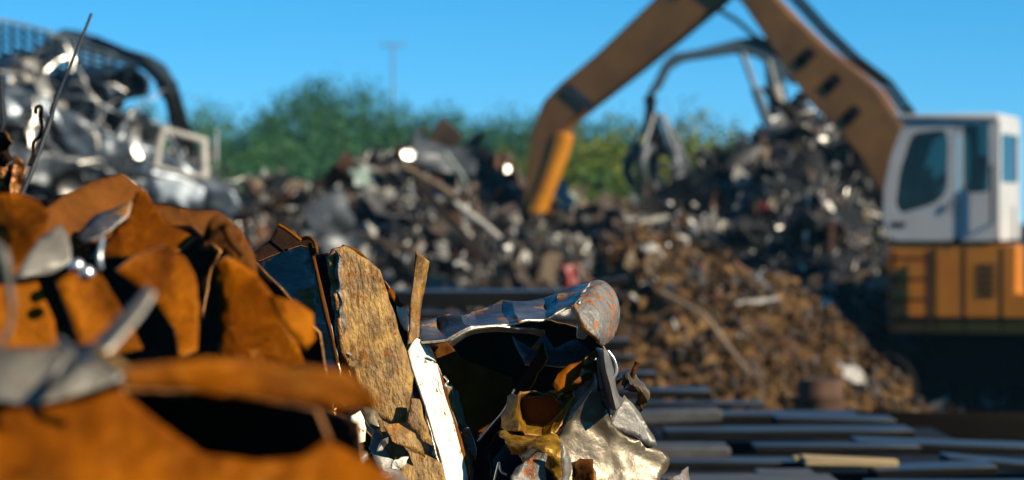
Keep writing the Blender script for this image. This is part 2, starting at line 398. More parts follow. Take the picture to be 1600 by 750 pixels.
TP = {'a': tree_proto(1, 6.5, 8, 11, 13000, .18), 'b': tree_proto(2, 5.5, 7.5, 9, 11000, .18), 'c': tree_proto(3, 4.6, 8.5, 8, 9000, .18),
      'bush': tree_proto(4, 4.2, 3.6, 8, 9000, .15), 'thin': tree_proto(5, 3.6, 7.5, 6, 800, .20)}
def tree(px, top, d, kind, mat, label, wide=1.0, rz=0.0, name='broadleaf_tree'):
    cm, tm = TP[kind]; zmax = max(v.co.z for v in cm.vertices)
    z = CAMZ - (top - HOR) / F * d; s = z / zmax
    r = empty(name, ((px - 800) / F * d, d, 0), rz)
    o = bpy.data.objects.new('crown', cm); col.objects.link(o); o.parent = r
    if not cm.materials: cm.materials.append(M[mat])
    o.material_slots[0].link = 'OBJECT'; o.material_slots[0].material = M[mat]
    t = bpy.data.objects.new('trunk', tm); col.objects.link(t); t.parent = r
    if not tm.materials: tm.materials.append(M['bark'])
    r.scale = (s * wide, s * wide, s)
    tag(r, label, 'tree', 'trees behind the yard'); return r
for a in [
    (505, 100, 104, 'a', 'leaf', 'tallest dark green tree in the middle of the tree line', 1.1, .3),
    (575, 112, 108, 'b', 'leaf', 'tall dark green tree just under the faint mast', 1.15, 1.3),
    (430, 148, 100, 'a', 'leaf', 'broad dark green tree left of the tallest tree', 1.15, 2.2),
    (350, 158, 106, 'b', 'leaf2', 'green tree at the low left end of the tree line', 1.25, .9),
    (645, 140, 106, 'a', 'leaf', 'rounded green tree right of the faint mast', 1.1, 4.1),
    (705, 155, 101, 'b', 'leaf', 'green tree where the tree line slopes down to the right', 1.2, 5.2),
    (752, 172, 108, 'bush', 'leaf2', 'low green tree in the dip of the tree line', 1.2, .4),
    (792, 148, 120, 'thin', 'leafs', 'thin sparse tree left of the bent crane stick', 1.0, 2.0),
    (815, 172, 104, 'b', 'leaf', 'green tree behind the lower end of the crane stick', 1.1, 3.3),
    (925, 158, 108, 'a', 'leaf', 'dark green tree framed under the crane stick', 1.15, 1.9),
    (975, 176, 103, 'b', 'leaf2', 'green tree behind the hanging grapple', 1.0, .2),
    (1078, 140, 124, 'thin', 'leafs', 'sparse feathery tree above the yellow green bush', 1.1, 4.4),
    (1092, 166, 96, 'bush', 'leafy', 'yellow green bush between grapple and dark heap', 1.7, 1.1),
    (1150, 172, 122, 'thin', 'leafs', 'pale thin tree right of the yellow green bush', 1.1, 3.0),
    (1185, 215, 106, 'bush', 'leaf2', 'low green bush beside the dark heap', 1.2, 2.6),
    (228, 138, 104, 'b', 'leaf2', 'green tree seen under the bent arm at the car heap', .8, 5.0),
    (300, 225, 99, 'bush', 'leafy', 'yellowish bush beside the heap of crushed cars', 1.1, 2.0),
    (400, 205, 96, 'bush', 'leaf2', 'bright green bush in front of the broad tree', 1.3, 3.6),
    (520, 190, 95, 'bush', 'leaf', 'dark bush under the tallest tree', 1.5, 4.6),
    (620, 205, 94, 'bush', 'leaf', 'dark bush right of the low dark bush, above the middle heap', 1.4, 1.4),
    (890, 215, 95, 'bush', 'leaf2', 'mid green bush right of the crane stick end', 1.4, 5.6)]:
    tree(*a[:6], *a[6:], name='shrub' if a[3] == 'bush' else 'broadleaf_tree')

# faint mast
M['mastgrey'] = plain('pale_galvanised', (.20, .28, .33))
mr = empty('power_mast', ((614 - 800) / F * 150, 150, 0))
zt = CAMZ - (68 - HOR) / F * 150
link('pole', tube_mesh('pole', [(0, 0, 0), (0, 0, zt)], [.10, .05], 8), M['mastgrey'], mr)
link('cross_arm', box_mesh('cross_arm', (0, 0, zt - .12), (1.25, .08, .08), .02), M['mastgrey'], mr)
for s in (-.55, 0, .55): link('insulator', tube_mesh('insulator', [(s, 0, zt - .06), (s, 0, zt + .18)], [.05, .03], 6), M['mastgrey'], mr)
tag(mr, 'faint grey pole with crossbar above the trees', 'mast')

# ------------------------------------------------------------------ heaps
def make_heap(name, contour, D, front, back, mat, amp, label, kind, zbase=0.0, nx=90, ny=34, nsc=1.1, base_front=None):
    cx = np.array(contour, float)
    def hz(x, y, raw=False):
        px = 800 + x / D * F
        z = CAMZ - (np.interp(px, cx[:, 0], cx[:, 1]) - HOR) / F * D
        t = (y - D) / (back if y > D else front)
        prof = max(0.0, 1 - abs(t) ** 1.25)
        edge = min(1, max(0, (px - cx[0, 0]) / 60)) * min(1, max(0, (cx[-1, 0] - px) / 60))
        zz = zbase + (z - zbase) * prof * (edge ** .6)
        if not raw:
            q = Vector((x, y, D)); zz += amp * noise.fractal(q * nsc, 1, 2, 4) * min(1, prof * 3) * edge
        return zz
    x0, x1 = (cx[0, 0] - 800) / F * D, (cx[-1, 0] - 800) / F * D
    vs = []; fs = []
    for j in range(ny):
        y = D - front + (front + back) * j / (ny - 1)
        for i in range(nx):
            x = x0 + (x1 - x0) * i / (nx - 1); vs.append((x, y, hz(x, y) - .03))
    for j in range(ny - 1):
        for i in range(nx - 1): fs.append((j * nx + i, j * nx + i + 1, (j + 1) * nx + i + 1, (j + 1) * nx + i))
    o = link(name, mesh(name, vs, fs, 35), mat); tag(o, label, None, None, kind)
    return hz, x0, x1

def debris(name, hz, x0, x1, D, front, n, mats, smin, smax, label, rng, lift=.02, ymax=.6, flat=.5):
    """small uncountable bits, one object"""
    me = bpy.data.meshes.new(name); vs = []; fs = []; mi = []
    for _ in range(n):
        y = D - front * rng.random() * .96 + ymax * rng.random(); x = rng.uniform(x0, x1); z = hz(x, y)
        if z < .05: continue
        s = rng.uniform(smin, smax) * rng.choice((.5, .8, 1, 1.7)); a, b, c = s * (1.7 if flat < .8 else 1), s * rng.uniform(.15 if flat < .8 else .4, .9), s * rng.uniform(.05, flat)
        e = Euler((rng.uniform(0, 6.3), rng.uniform(0, 6.3), rng.uniform(0, 6.3))).to_matrix(); k = len(vs); p = Vector((x, y, z + lift))
        for sx in (-1, 1):
            for sy in (-1, 1):
                for sz in (-1, 1):
                    j = Vector((rng.uniform(.6, 1.1), rng.uniform(.6, 1.1), rng.uniform(.6, 1.1)))
                    vs.append(p + e @ Vector((sx * a * j.x, sy * b * j.y, sz * c * j.z)) * .5)
        f = [(0, 1, 3, 2), (4, 6, 7, 5), (0, 4, 5, 1), (2, 3, 7, 6), (0, 2, 6, 4), (1, 5, 7, 3)]
        fs += [tuple(i + k for i in q) for q in f]; w_ = rng.choices(range(len(mats)), [m_[1] for m_ in mats])[0]; mi += [w_] * 6
    me.from_pydata([tuple(v) for v in vs], [], fs)
    for m_, _w in mats: me.materials.append(m_)
    me.polygons.foreach_set('material_index', mi); me.update()
    o = bpy.data.objects.new(name, me); col.objects.link(o); tag(o, label, None, None, 'stuff'); return o

# shapes of scrap, each about a metre long, shared by the pieces in the heaps
def crumple(name, nx_, ny_, lx, ly, amp, sd, curl=0.0):
    vs = []; fs = []
    for j in range(ny_):
        for i in range(nx_):
            x = (i / (nx_ - 1) - .5) * lx; y = (j / (ny_ - 1) - .5) * ly
            q = Vector((x * 2.3 + sd * 9, y * 2.3, sd))
            z = amp * noise.noise(q) + amp * .6 * abs(noise.noise(q * 2.2)) + curl * x * x
            e = .07 * noise.noise(q * 3)
            vs.append((x + e * (1 if i in (0, nx_ - 1) else .2), y + e * (1 if j in (0, ny_ - 1) else .2), z))
    for j in range(ny_ - 1):
        for i in range(nx_ - 1):
            a = j * nx_ + i; fs.append((a, a + 1, a + nx_ + 1, a + nx_))
    bm = bmesh.new(); bm.from_mesh(mesh(name, vs, fs)); bmesh.ops.solidify(bm, geom=bm.faces[:], thickness=.02)
    return bm_mesh(bm, name, 30)
def lathe(name, prof, n=20, sharp=35):
    vs = []; fs = []; m_ = len(prof)
    for k in range(n):
        a = 2 * math.pi * k / n
        for r, z in prof: vs.append((r * math.cos(a), r * math.sin(a), z))
    for k in range(n):
        for i in range(m_ - 1):
            a, b = k * m_ + i, ((k + 1) % n) * m_ + i; fs.append((a, b, b + 1, a + 1))
    bm = bmesh.new(); bm.from_mesh(mesh(name, vs, fs)); bmesh.ops.remove_doubles(bm, verts=bm.verts, dist=1e-4)
    return bm_mesh(bm, name, sharp)
def angle_mesh(name, ln, w_, t, bend):
    vs = []; fs = []; sec = [(0, 0), (w_, 0), (w_, t), (t, t), (t, w_), (0, w_)]
    for i in range(5):
        x = (i / 4 - .5) * ln
        for (y, z) in sec: vs.append((x, y + bend * (x / ln) ** 2 * 2, z + bend * .5 * (x / ln)))
    for i in range(4):
        for k in range(6): fs.append((i * 6 + k, i * 6 + (k + 1) % 6, i * 6 + 6 + (k + 1) % 6, i * 6 + 6 + k))
    fs += [tuple(range(6))[::-1], tuple(24 + k for k in range(6))]
    return mesh(name, vs, fs, 30)
def crushed_box_mesh(name, sd):
    bm = bmesh.new(); bmesh.ops.create_cube(bm, size=1); bmesh.ops.subdivide_edges(bm, edges=bm.edges[:], cuts=4, use_grid_fill=True)
    for v in bm.verts:
        q = v.co * 2.1 + Vector((sd * 5, 0, 0)); v.co = Vector((v.co.x * .9, v.co.y * .6, v.co.z * .5)) + Vector((noise.noise(q), noise.noise(q + Vector((3, 3, 3))), noise.noise(q + Vector((9, 1, 4))))) * .14
    return bm_mesh(bm, name, 25)
SH = {'scrap_sheet': [crumple('scrap_sheet', 9, 7, 1.0, .7, .22, 1), crumple('scrap_sheet', 9, 7, 1.1, .5, .16, 2, .5), crumple('scrap_sheet', 8, 8, .8, .8, .3, 3)],
      'scrap_pipe': [tube_mesh('scrap_pipe', [(-.6, 0, 0), (-.2, .02, .01), (.2, .0, .03), (.6, .08, .0)], .07, 10), tube_mesh('scrap_pipe', [(-.5, 0, 0), (0, 0, .02), (.2, .03, .04), (.45, .25, .06)], .045, 10)],
      'angle_bar': [angle_mesh('angle_bar', 1.5, .12, .02, .1), angle_mesh('angle_bar', 1.1, .16, .025, -.15)],
      'crushed_drum': [lathe('crushed_drum', [(.0, -.44), (.27, -.44), (.29, -.42), (.285, -.16), (.3, -.14), (.285, -.12), (.285, .12), (.3, .14), (.285, .16), (.29, .42), (.27, .44), (.25, .41), (0, .41)])],
      'wheel_rim': [lathe('wheel_rim', [(.06, -.02), (.08, -.03), (.16, -.05), (.19, .03), (.2, .1), (.24, .12), (.22, .08), (.21, -.08), (.24, -.12), (.2, -.1), (.17, -.06), (.06, -.05), (.06, -.02)], 24)],
      'crushed_box': [crushed_box_mesh('crushed_box', 1), crushed_box_mesh('crushed_box', 2)],
      'flat_bar': [crumple('flat_bar', 10, 3, 1.4, .14, .05, 7, .12)]}
KW = {'scrap_sheet': 'crumpled sheet', 'scrap_pipe': 'bent pipe', 'angle_bar': 'angle bar', 'crushed_drum': 'dented drum', 'wheel_rim': 'wheel rim', 'crushed_box': 'crushed casing', 'flat_bar': 'flat bar'}
KC = {'scrap_sheet': 'sheet metal', 'scrap_pipe': 'pipe', 'angle_bar': 'metal bar', 'crushed_drum': 'drum', 'wheel_rim': 'wheel rim', 'crushed_box': 'casing', 'flat_bar': 'metal bar'}
def scrap(kind, colour, p, rot, s, label, group, var=0):
    me = SH[kind][var % len(SH[kind])]
    if not me.materials: me.materials.append(HC['brown'])
    o = bpy.data.objects.new(kind, me); col.objects.link(o)
    o.material_slots[0].link = 'OBJECT'; o.material_slots[0].material = HC[colour]
    o.location = p; o.rotation_euler = rot; o.scale = (s,) * 3 if not isinstance(s, tuple) else s
    return tag(o, label, KC[kind], group)

def strew(hz, x0, x1, D, front, n, kinds, colours, smin, smax, where, rng, ymax=.3, zmin=.8):
    cnt = 0
    while cnt < n:
        y = D - front * rng.random() ** 1.3 * .75 + ymax * rng.random(); x = rng.uniform(x0, x1); z = hz(x, y)
        if z < zmin: continue
        kd = rng.choices([a for a, _ in kinds], [b for _, b in kinds])[0]; cl = rng.choices([a for a, _ in colours], [b for _, b in colours])[0]
        s = rng.uniform(smin, smax) * (.6 if kd in ('crushed_drum', 'crushed_box') else 1)
        scrap(kd, cl, (x, y, z + .06 * s), (rng.uniform(-1.2, 1.2), rng.uniform(-.7, .7), rng.uniform(0, 6.28)), s,
              f'{"large" if s > (smin + smax) / 2 else "small"} {cl} {KW[kd]} {"atop" if y > D - front * .12 else "midway on" if y > D - front * .38 else "low on"} {where}',
              f'loose scrap: {where}', rng.randrange(3)); cnt += 1

# --- middle heap
rng = random.Random(5)
hzB, bx0, bx1 = make_heap('scrap_heap', [(300, 420), (345, 335), (400, 300), (440, 285), (500, 305), (540, 285), (580, 262), (640, 240), (720, 242), (780, 275), (830, 300), (900, 322), (960, 335), (1040, 345)], 47, 9, 6, HC['black'], .30, 'dark packed mass of the middle scrap heap', 'stuff')
debris('fine_scrap', hzB, bx0, bx1, 47, 9, 2000, [(HC['brown'], 6), (HC['rusty'], 4), (HC['silver'], 2), (HC['tan'], 4), (HC['black'], 10), (HC['chip'], 1.2), (HC['white'], 2)], .06, .28, 'small mixed bits of scrap covering the middle heap', rng)
KD = [('scrap_sheet', 6), ('scrap_pipe', 3), ('angle_bar', 3.5), ('crushed_drum', .6), ('wheel_rim', .8), ('crushed_box', 2), ('flat_bar', 4)]
strew(hzB, bx0 + .6, (640 - 800) / F * 47, 47, 9, 60, KD, [('silver', 2), ('blue-grey', 1.5), ('black', 6), ('brown', 5), ('tan', 2.5), ('rusty', 1.5), ('white', 1)], .35, 1.2, 'middle heap, left half', rng)
strew(hzB, (640 - 800) / F * 47, bx1 - .5, 47, 9, 95, KD, [('brown', 4), ('tan', 4), ('silver', 2.5), ('rusty', 3), ('white', 1.5), ('black', 5), ('red', .4)], .35, 1.2, 'middle heap, right half', rng)

# --- dark right heap
hzC, cx0, cx1 = make_heap('scrap_heap', [(900, 420), (950, 340), (985, 312), (1060, 285), (1130, 255), (1180, 225), (1215, 185), (1245, 168), (1290, 190), (1340, 215), (1400, 250), (1460, 300), (1540, 400), (1600, 440)], 49, 9, 6, HC['black'], .32, 'black packed mass of the dark heap beside the cab', 'stuff')
debris('fine_scrap', hzC, cx0, cx1, 49, 9, 1500, [(HC['brown'], 4), (HC['rusty'], 2), (HC['silver'], 1.4), (HC['tan'], 1.2), (HC['black'], 14), (HC['chip'], .8), (HC['white'], .5)], .08, .26, 'small dark bits of scrap covering the heap beside the cab', rng)
strew(hzC, cx0 + .6, cx1 - .8, 49, 9, 110, KD, [('black', 10), ('brown', 3), ('rusty', 2), ('silver', 1.6), ('white', 1.2), ('blue-grey', 2), ('tan', 1)], .35, 1.15, 'dark heap beside cab', rng)

# --- soil mound with clods
rng = random.Random(8)
hzD, dx0, dx1 = make_heap('soil_mound', [(880, 470), (930, 405), (990, 372), (1050, 378), (1130, 412), (1200, 445), (1290, 505), (1350, 545), (1400, 572), (1418, 590), (1432, 690)], 34, 8, 5, M['soil'], .34, 'mound of brown soil and fine scrap below the dark heap', 'structure', nx=160, ny=70, nsc=1.5)
debris('soil_clods', hzD, dx0, dx1, 34, 8, 9500, [(M['soil'], 10), (HC['brown'], 6), (HC['tan'], .6), (HC['rusty'], .5), (HC['chip'], .04)], .02, .10, 'brown clods and crumbs over the soil mound', rng, flat=.9)
strew(hzD, dx0 + .8, (1230 - 800) / F * 34, 34, 4.5, 26, [('scrap_sheet', 4), ('crushed_box', 3), ('flat_bar', 1), ('scrap_pipe', 1)], [('white', 1.5), ('tan', 3), ('silver', 1.5), ('rusty', 2), ('brown', 4)], .25, .5, 'soil mound', rng)

# --- heap of crushed cars
rng = random.Random(21)
hzA, ax0, ax1 = make_heap('scrap_heap', [(-260, 150), (-100, 118), (0, 128), (90, 140), (160, 165), (220, 205), (280, 250), (330, 285), (380, 325), (430, 400)], 47, 8, 6, HC['black'], .25, 'dark packed mass under the crushed cars', 'stuff')
debris('fine_scrap', hzA, ax0, ax1, 47, 8, 1300, [(HC['blue-grey'], 5), (HC['silver'], 4), (HC['black'], 10), (HC['chip'], 1.6)], .08, .26, 'small grey bits of scrap among the crushed cars', rng)
strew(hzA, ax0 + 1.6, ax1 - .6, 47, 8, 85, [('scrap_sheet', 7), ('scrap_pipe', 2), ('angle_bar', 3), ('wheel_rim', 1.5), ('crushed_box', 1), ('flat_bar', 5)], [('silver', 6), ('blue-grey', 4), ('black', 4), ('white', 1.2)], .4, 1.1, 'crushed car heap', rng)

rng = random.Random(33)
for hz_, xa, xb_, D_, n_, lb_ in ((hzA, ax0, ax1, 47, 1500, 'glinting metal chips among the crushed cars'), (hzB, bx0, bx1, 47, 1700, 'glinting metal chips in the middle heap'), (hzC, cx0, cx1, 49, 900, 'glinting metal chips in the dark heap'), (hzD, dx0, dx1 - 1.5, 34, 60, 'glinting metal chips in the soil mound')):
    debris('metal_chips', hz_, xa, xb_, D_, 7 if D_ > 40 else 4, n_, [(HC['chip'], 3), (HC['white'], 1)], .05 if D_ > 40 else .03, .10 if D_ > 40 else .06, lb_, rng, lift=.1, flat=.3)
# --- pieces of the heaps that stand out
def on(px, py, d): return P(px, py, d)
def lone(kind, colour, px, py, d, rot, s, label, var=0): return scrap(kind, colour, on(px, py, d), rot, s, label, None, var)
o = link('round_lid', lathe('round_lid', [(0, .02), (.13, .02), (.15, .05), (.16, .05), (.16, .0), (.12, -.01), (0, -.01)], 24), HC['chip'], None, on(636, 243, 44.2), (SUN + Vector((0, -1, .02))).to_track_quat('Z', 'Y').to_euler(), (.66, .46, 1))
tag(o, 'bright white round lid on top of the middle heap', 'lid')
lone('scrap_sheet', 'blue-grey', 688, 246, 45, (R(60), R(10), R(20)), 1.0, 'blue grey panel beside the bright white lid', 1)
lone('scrap_pipe', 'pale green', 712, 262, 44, (R(0), R(55), R(10)), .5, 'pale green tube standing behind the blue grey panel')
lone('scrap_pipe', 'tan', 668, 283, 43, (R(0), R(30), R(-10)), .75, 'thick beige pipe sloping down from the blue grey panel')
lone('scrap_sheet', 'pale green', 565, 277, 43.5, (R(50), 0, R(30)), .45, 'pale green crumpled sheet left of the bright white lid', 2)
lone('flat_bar', 'silver', 580, 262, 44, (R(60), R(28), R(0)), .4, 'short silver bar above the pale green sheet')
lone('scrap_sheet', 'blue-grey', 520, 352, 41, (R(80), R(65), R(10)), .9, 'large upright grey sheet in front of the middle heap', 0)
lone('scrap_pipe', 'white', 745, 345, 41, (R(0), R(38), R(-15)), .7, 'pale pipe sloping across the middle heap')
lone('angle_bar', 'brown', 700, 352, 41, (R(10), R(50), R(-5)), 1.1, 'long brown bar leaning left of the pale pipe')
lone('scrap_sheet', 'pale green', 878, 300, 45.4, (R(55), R(40), R(20)), .55, 'pale green crushed sheet right of the crane stick end', 0)
lone('scrap_sheet', 'white', 870, 318, 45.1, (R(40), R(20), R(60)), .35, 'small white sheet just below the pale green crushed sheet', 1)
lone('crushed_box', 'red', 888, 432, 36, (R(0), R(80), R(20)), .32, 'red upright canister between soil mound and middle heap')
lone('crushed_box', 'red', 1197, 328, 42, (.3, .4, 1), .28, 'red crushed can in the dark heap')
lone('scrap_sheet', 'white', 1022, 398, 32.5, (R(40), R(10), R(40)), .4, 'white crumpled sheet on top of the soil mound', 2)
lone('scrap_sheet', 'tan', 1022, 430, 32, (R(75), R(70), R(30)), .5, 'tan bent strip below the white sheet on the mound', 1)
lone('flat_bar', 'silver', 1018, 487, 31, (R(60), R(40), R(8)), .42, 'short grey bar in the soil left of the long bar')
lone('flat_bar', 'white', 1185, 470, 31.5, (R(60), R(-6), R(8)), .35, 'pale flat piece lying across the soil mound')
lone('scrap_sheet', 'white', 1332, 587, 29, (R(30), R(25), R(20)), (.42, .42, .4), 'pale slab at the foot of the soil mound', 2)
# long bent bar in the soil mound
loft('flat_bar', [[(1027, 456, 30.4), (1029, 452, 30.5)], [(1062, 473, 30.2), (1064, 469, 30.3)], [(1100, 495, 29.9), (1104, 491, 30.0)], [(1134, 540, 29.6), (1138, 536, 29.7)], [(1169, 585, 29.3), (1174, 581, 29.4)]], HC['tan'],
     'long bent grey brown bar sticking out of the soil mound', 'metal bar', nu=17, nv=3, thick=.02, dent=.002, lin=True)
dr = empty('rusty_drum', on(1283, 640, 28.5), .3)
link('shell', lathe('shell', [(.2, 0), (.245, 0), (.245, .11), (.255, .13), (.245, .15), (.245, .29), (.235, .31)], 24), HC['rusty'], dr)
link('lid', lathe('lid', [(0, .28), (.22, .28), (.236, .312), (.242, .30)], 24), HC['brown'], dr)
dr.scale = (.95, .95, 1.0)
tag(dr, 'short rusty drum standing at the foot of the soil mound', 'drum')

# --- crushed cars: sides with window openings, roof, bonnet, wheels
def car_part(name, outer, holes, y, parent, mat, th=.06, sd=0, amp=.17):
    rg = random.Random(sd); pts, tri = fill(resample(outer, .12, 0, rg), .14, rg, [resample(h, .12, 0, rg) for h in holes])
    vs = [Vector((x, y + amp * noise.noise(Vector((x * 2.6, z * 2.6, sd))), z + amp * .8 * noise.noise(Vector((x * 1.1, 5, sd))))) for x, z in pts]
    o = link(name, mesh(name, vs, tri, 30), mat, parent); md = o.modifiers.new('thickness', 'SOLIDIFY'); md.thickness = th; md.offset = 0; return o
def crushed_car(loc, rot, label, mat, sd, squash=1.0):
    r = empty('crushed_car', loc, rot=rot); r.scale = (1, 1, squash)
    side = [(-2, .35), (-1.55, .3), (-1.5, .55), (-1.2, .68), (-.9, .55), (-.85, .25), (.85, .25), (.9, .55), (1.2, .68), (1.5, .55), (1.55, .3), (1.95, .35), (2.0, .7), (1.75, .92), (1.05, 1.0), (.45, 1.42), (-.75, 1.45), (-1.45, 1.02), (-1.98, .95)]
    wins = [[(.9, 1.0), (.42, 1.34), (-.05, 1.36), (-.05, .98)], [(-.15, .98), (-.15, 1.36), (-.7, 1.37), (-1.25, 1.02)]]
    car_part('body_side', side, wins, -.8, r, mat, sd=sd); car_part('body_side', side, wins, .8, r, mat, sd=sd + 3)
    def strip(name, prof, y0, y1, m_, s2):
        vs = []; fs = []; k = 9
        for (x, z) in prof:
            for j in range(k):
                y = y0 + (y1 - y0) * j / (k - 1); vs.append((x, y, z + .12 * noise.noise(Vector((x * 1.5, y * 1.5, s2))) + .07 * (1 - (2 * j / (k - 1) - 1) ** 2)))
        for i in range(len(prof) - 1):
            for j in range(k - 1): a = i * k + j; fs.append((a, a + 1, a + k + 1, a + k))
        o = link(name, mesh(name, vs, fs, 30), m_, r); md = o.modifiers.new('thickness', 'SOLIDIFY'); md.thickness = .03; return o
    strip('roof', [(x, 1.40 + .03 * (1 - (x + .15) ** 2)) for x in np.linspace(-.75, .45, 8)], -.78, .78, mat, sd + 1)
    strip('bonnet', [(x, .93 + .1 * (2 - x)) for x in np.linspace(1.05, 1.95, 7)], -.78, .78, mat, sd + 2)
    strip('boot_lid', [(x, 1.0) for x in np.linspace(-1.95, -1.4, 5)], -.78, .78, mat, sd + 4)
    for x in (-1.2, 1.2):
        for y in (-.78, .78):
            wv = link('wheel', lathe('wheel', [(.1, -.05), (.2, -.08), (.2, -.1), (.31, -.1), (.33, -.06), (.33, .06), (.31, .1), (.2, .1), (.2, .08), (.1, .05)], 20), M['rubber'], r, (x, y, .32), (R(90), 0, 0))
            link('rim', lathe('rim', [(0, -.04), (.1, -.05), (.19, -.085), (.2, -.08), (.19, .085), (.1, .05), (0, .04)], 16), HC['silver'], wv)
    car_part('floor_pan', [(-1.9, -.75), (1.9, -.75), (1.9, .75), (-1.9, .75)], [], 0, r, HC['black'], sd=9).rotation_euler = (R(-90), 0, 0)
    link('seat', box_mesh('seat', (.1, .2, .62), (.5, .5, .6), .1), HC['black'], r)
    tag(r, label, 'car', 'crushed cars'); return r
carsilver = metal('dull_car_silver', (.05, .065, .08), (.22, .26, .30), 2.5, .32, .5, bump=.15, bsc=6)
cardark = metal('dull_car_blue', (.012, .025, .04), (.04, .065, .09), 2, .35, .5, bump=.15, bsc=6)
crushed_car(on(160, 292, 43.6), (R(-6), R(24), R(10)), 'silver crushed car with empty windows on the left heap', carsilver, 4, .75)
crushed_car(on(30, 205, 45.4), (R(8), R(-6), R(-14)), 'dark blue crushed car under the wire mesh', cardark, 12, .8)
crushed_car(on(-40, 300, 41.8), (R(-4), R(12), R(24)), 'grey crushed car half outside the frame', HC['blue-grey'], 17, .7)
# tangled thin wire and trim over the cars
rng = random.Random(91); tv, tf = [], []
for _ in range(150):
    p = P(rng.uniform(-40, 330), rng.uniform(110, 300), rng.uniform(41.6, 44.5))
    if p.z > hzA(p.x, 46.5) + .5: continue
    q = [p]; dv = Vector((rng.gauss(0, 1), rng.gauss(0, .5), rng.gauss(0, .8))).normalized()
    for _k in range(7): dv = (dv + Vector((rng.gauss(0, .4), rng.gauss(0, .3), rng.gauss(0, .4)))).normalized(); q.append(q[-1] + dv * rng.uniform(.08, .2))
    v2, f2 = tube_geo(q, rng.uniform(.006, .02), 5); k = len(tv); tv += v2; tf += [tuple(i + k for i in f) for f in f2]
tag(link('wire_tangle', mesh('wire_tangle', tv, tf, 60), HC['chip']), 'tangle of thin bright wire and trim over the crushed cars', kind='stuff')
# loose car door with its window frame
dd_ = empty('car_door', on(278, 283, 41.2), rot=(R(-8), R(12), R(24)))
car_part('door_panel', [(-.45, -.35), (.42, -.35), (.45, .1), (-.45, .1)], [], 0, dd_, carsilver, sd=30, amp=.05)
car_part('window_frame', [(-.45, .102), (.45, .102), (.34, .72), (-.38, .74)], [[(-.33, .16), (.33, .16), (.25, .64), (-.29, .65)]], 0, dd_, HC['white'], sd=31, amp=.04)
link('handle', box_mesh('handle', (-.3, -.05, .0), (.16, .03, .03), .01), HC['black'], dd_)
tag(dd_, 'upright silver car door with open window frame at the right end of the car heap', 'car door')
lone('scrap_sheet', 'chip', 212, 222, 41.8, (R(70), R(72), R(30)), .42, 'bright upright sheet left of the loose car door', 1)
lone('scrap_sheet', 'chip', 75, 148, 44, (R(60), R(50), R(30)), .6, 'bright sloping strip behind the thin rod', 1)
lone('scrap_sheet', 'chip', 14, 104, 45, (R(60), R(10), R(30)), .28, 'small bright sheet under the wire mesh', 2)
lone('scrap_sheet', 'silver', 45, 112, 44.8, (R(70), R(6), R(10)), .6, 'pale sheet lying under the wire mesh', 0)

# wire mesh crate panel on the car heap
def mesh_panel():
    r = empty('wire_mesh_panel', on(60, 90, 45.5))
    def pt(u, v):     # u along, v up
        px = -70 + u * 250; py = 118 + u * u * 26 - v * (104 - 50 * u); d = 45.3 - .8 * v + .5 * math.sin(u * 3) + .4 * u
        q = P(px, py, d); return q + Vector((0, noise.noise(q) * .12, noise.noise(q * 1.1) * .1)) - r.location
    for i in range(15):
        v0, f0 = tube_geo([pt(i / 14, t) for t in np.linspace(0, 1, 9)], .03, 6); link('wire', mesh('wire', v0, f0, 60), M['mesh'], r)
    for j in range(8):
        v0, f0 = tube_geo([pt(t, j / 7) for t in np.linspace(0, 1, 16)], .035, 6); link('wire', mesh('wire', v0, f0, 60), M['mesh'], r)
    tag(r, 'sagging wire mesh panel on top of the crushed cars', 'wire mesh')
M['mesh'] = metal('galvanised_wire', (.12, .17, .20), (.26, .32, .35), 3, .45, .4)
mesh_panel()
# ------------------------------------------------------------------ machines
def prism(name, poly, y0, y1, mat, parent, bev=.025):
    bm = bmesh.new(); a = [bm.verts.new((x, y0, z)) for x, z in poly]; b = [bm.verts.new((x, y1, z)) for x, z in poly]; n = len(poly)
    bm.faces.new(a); bm.faces.new(b[::-1])
    for i in range(n): bm.faces.new((a[i], b[i], b[(i + 1) % n], a[(i + 1) % n]))
    bmesh.ops.recalc_face_normals(bm, faces=bm.faces)
    if bev: bmesh.ops.bevel(bm, geom=[e for e in bm.edges], offset=bev, segments=2, affect='EDGES', clamp_overlap=True)
    return link(name, bm_mesh(bm, name, 40), mat, parent)

PSI = R(20); X0, Y0 = 7.025, 41.5
ex = empty('material_handler', (X0, Y0, 0), math.pi - PSI)
def loc2(px, py, yl=0.0):
    """picture point -> machine coordinates (x, z) in the vertical plane at local y = yl"""
    ox, oy = X0 - yl * math.sin(PSI), Y0 - yl * math.cos(PSI); u = (px - 800) / F
    s = (ox - u * oy) / (math.cos(PSI) + u * math.sin(PSI)); d = oy + s * math.sin(PSI)
    return (s, CAMZ - (py - HOR) / F * d)
def outl(pts, yl=0.0): return [loc2(a, b, yl) for a, b in pts]
YB = -.75
prism('boom', outl([(1440, 235), (1405, 185), (1375, 140), (1330, 103), (1290, 72), (1250, 34), (1215, -2), (1165, -62), (1135, -80), (1105, -62), (1112, -36), (1140, -15), (1168, 8), (1200, 56), (1235, 108), (1270, 160), (1318, 206), (1350, 245), (1382, 300), (1410, 345)], YB), YB - .3, YB + .3, M['boomdark'], ex)
prism('stick', outl([(1150, -90), (1105, -74), (1030, -2), (940, 84), (882, 132), (855, 160), (838, 205), (829, 270), (824, 325), (838, 332), (854, 292), (872, 246), (886, 206), (902, 188), (935, 162), (1000, 112), (1060, 64), (1135, 2), (1165, -50)], YB), YB - .23, YB + .23, M['boomdark'], ex)
prism('wear_plate', outl([(830, 334), (846, 334), (862, 292), (880, 246), (892, 212), (878, 204), (866, 246), (850, 290)], YB), YB - .26, YB + .26, M['lit_orange'], ex)  # underside plate of the stick, carrying its sunlit orange as colour
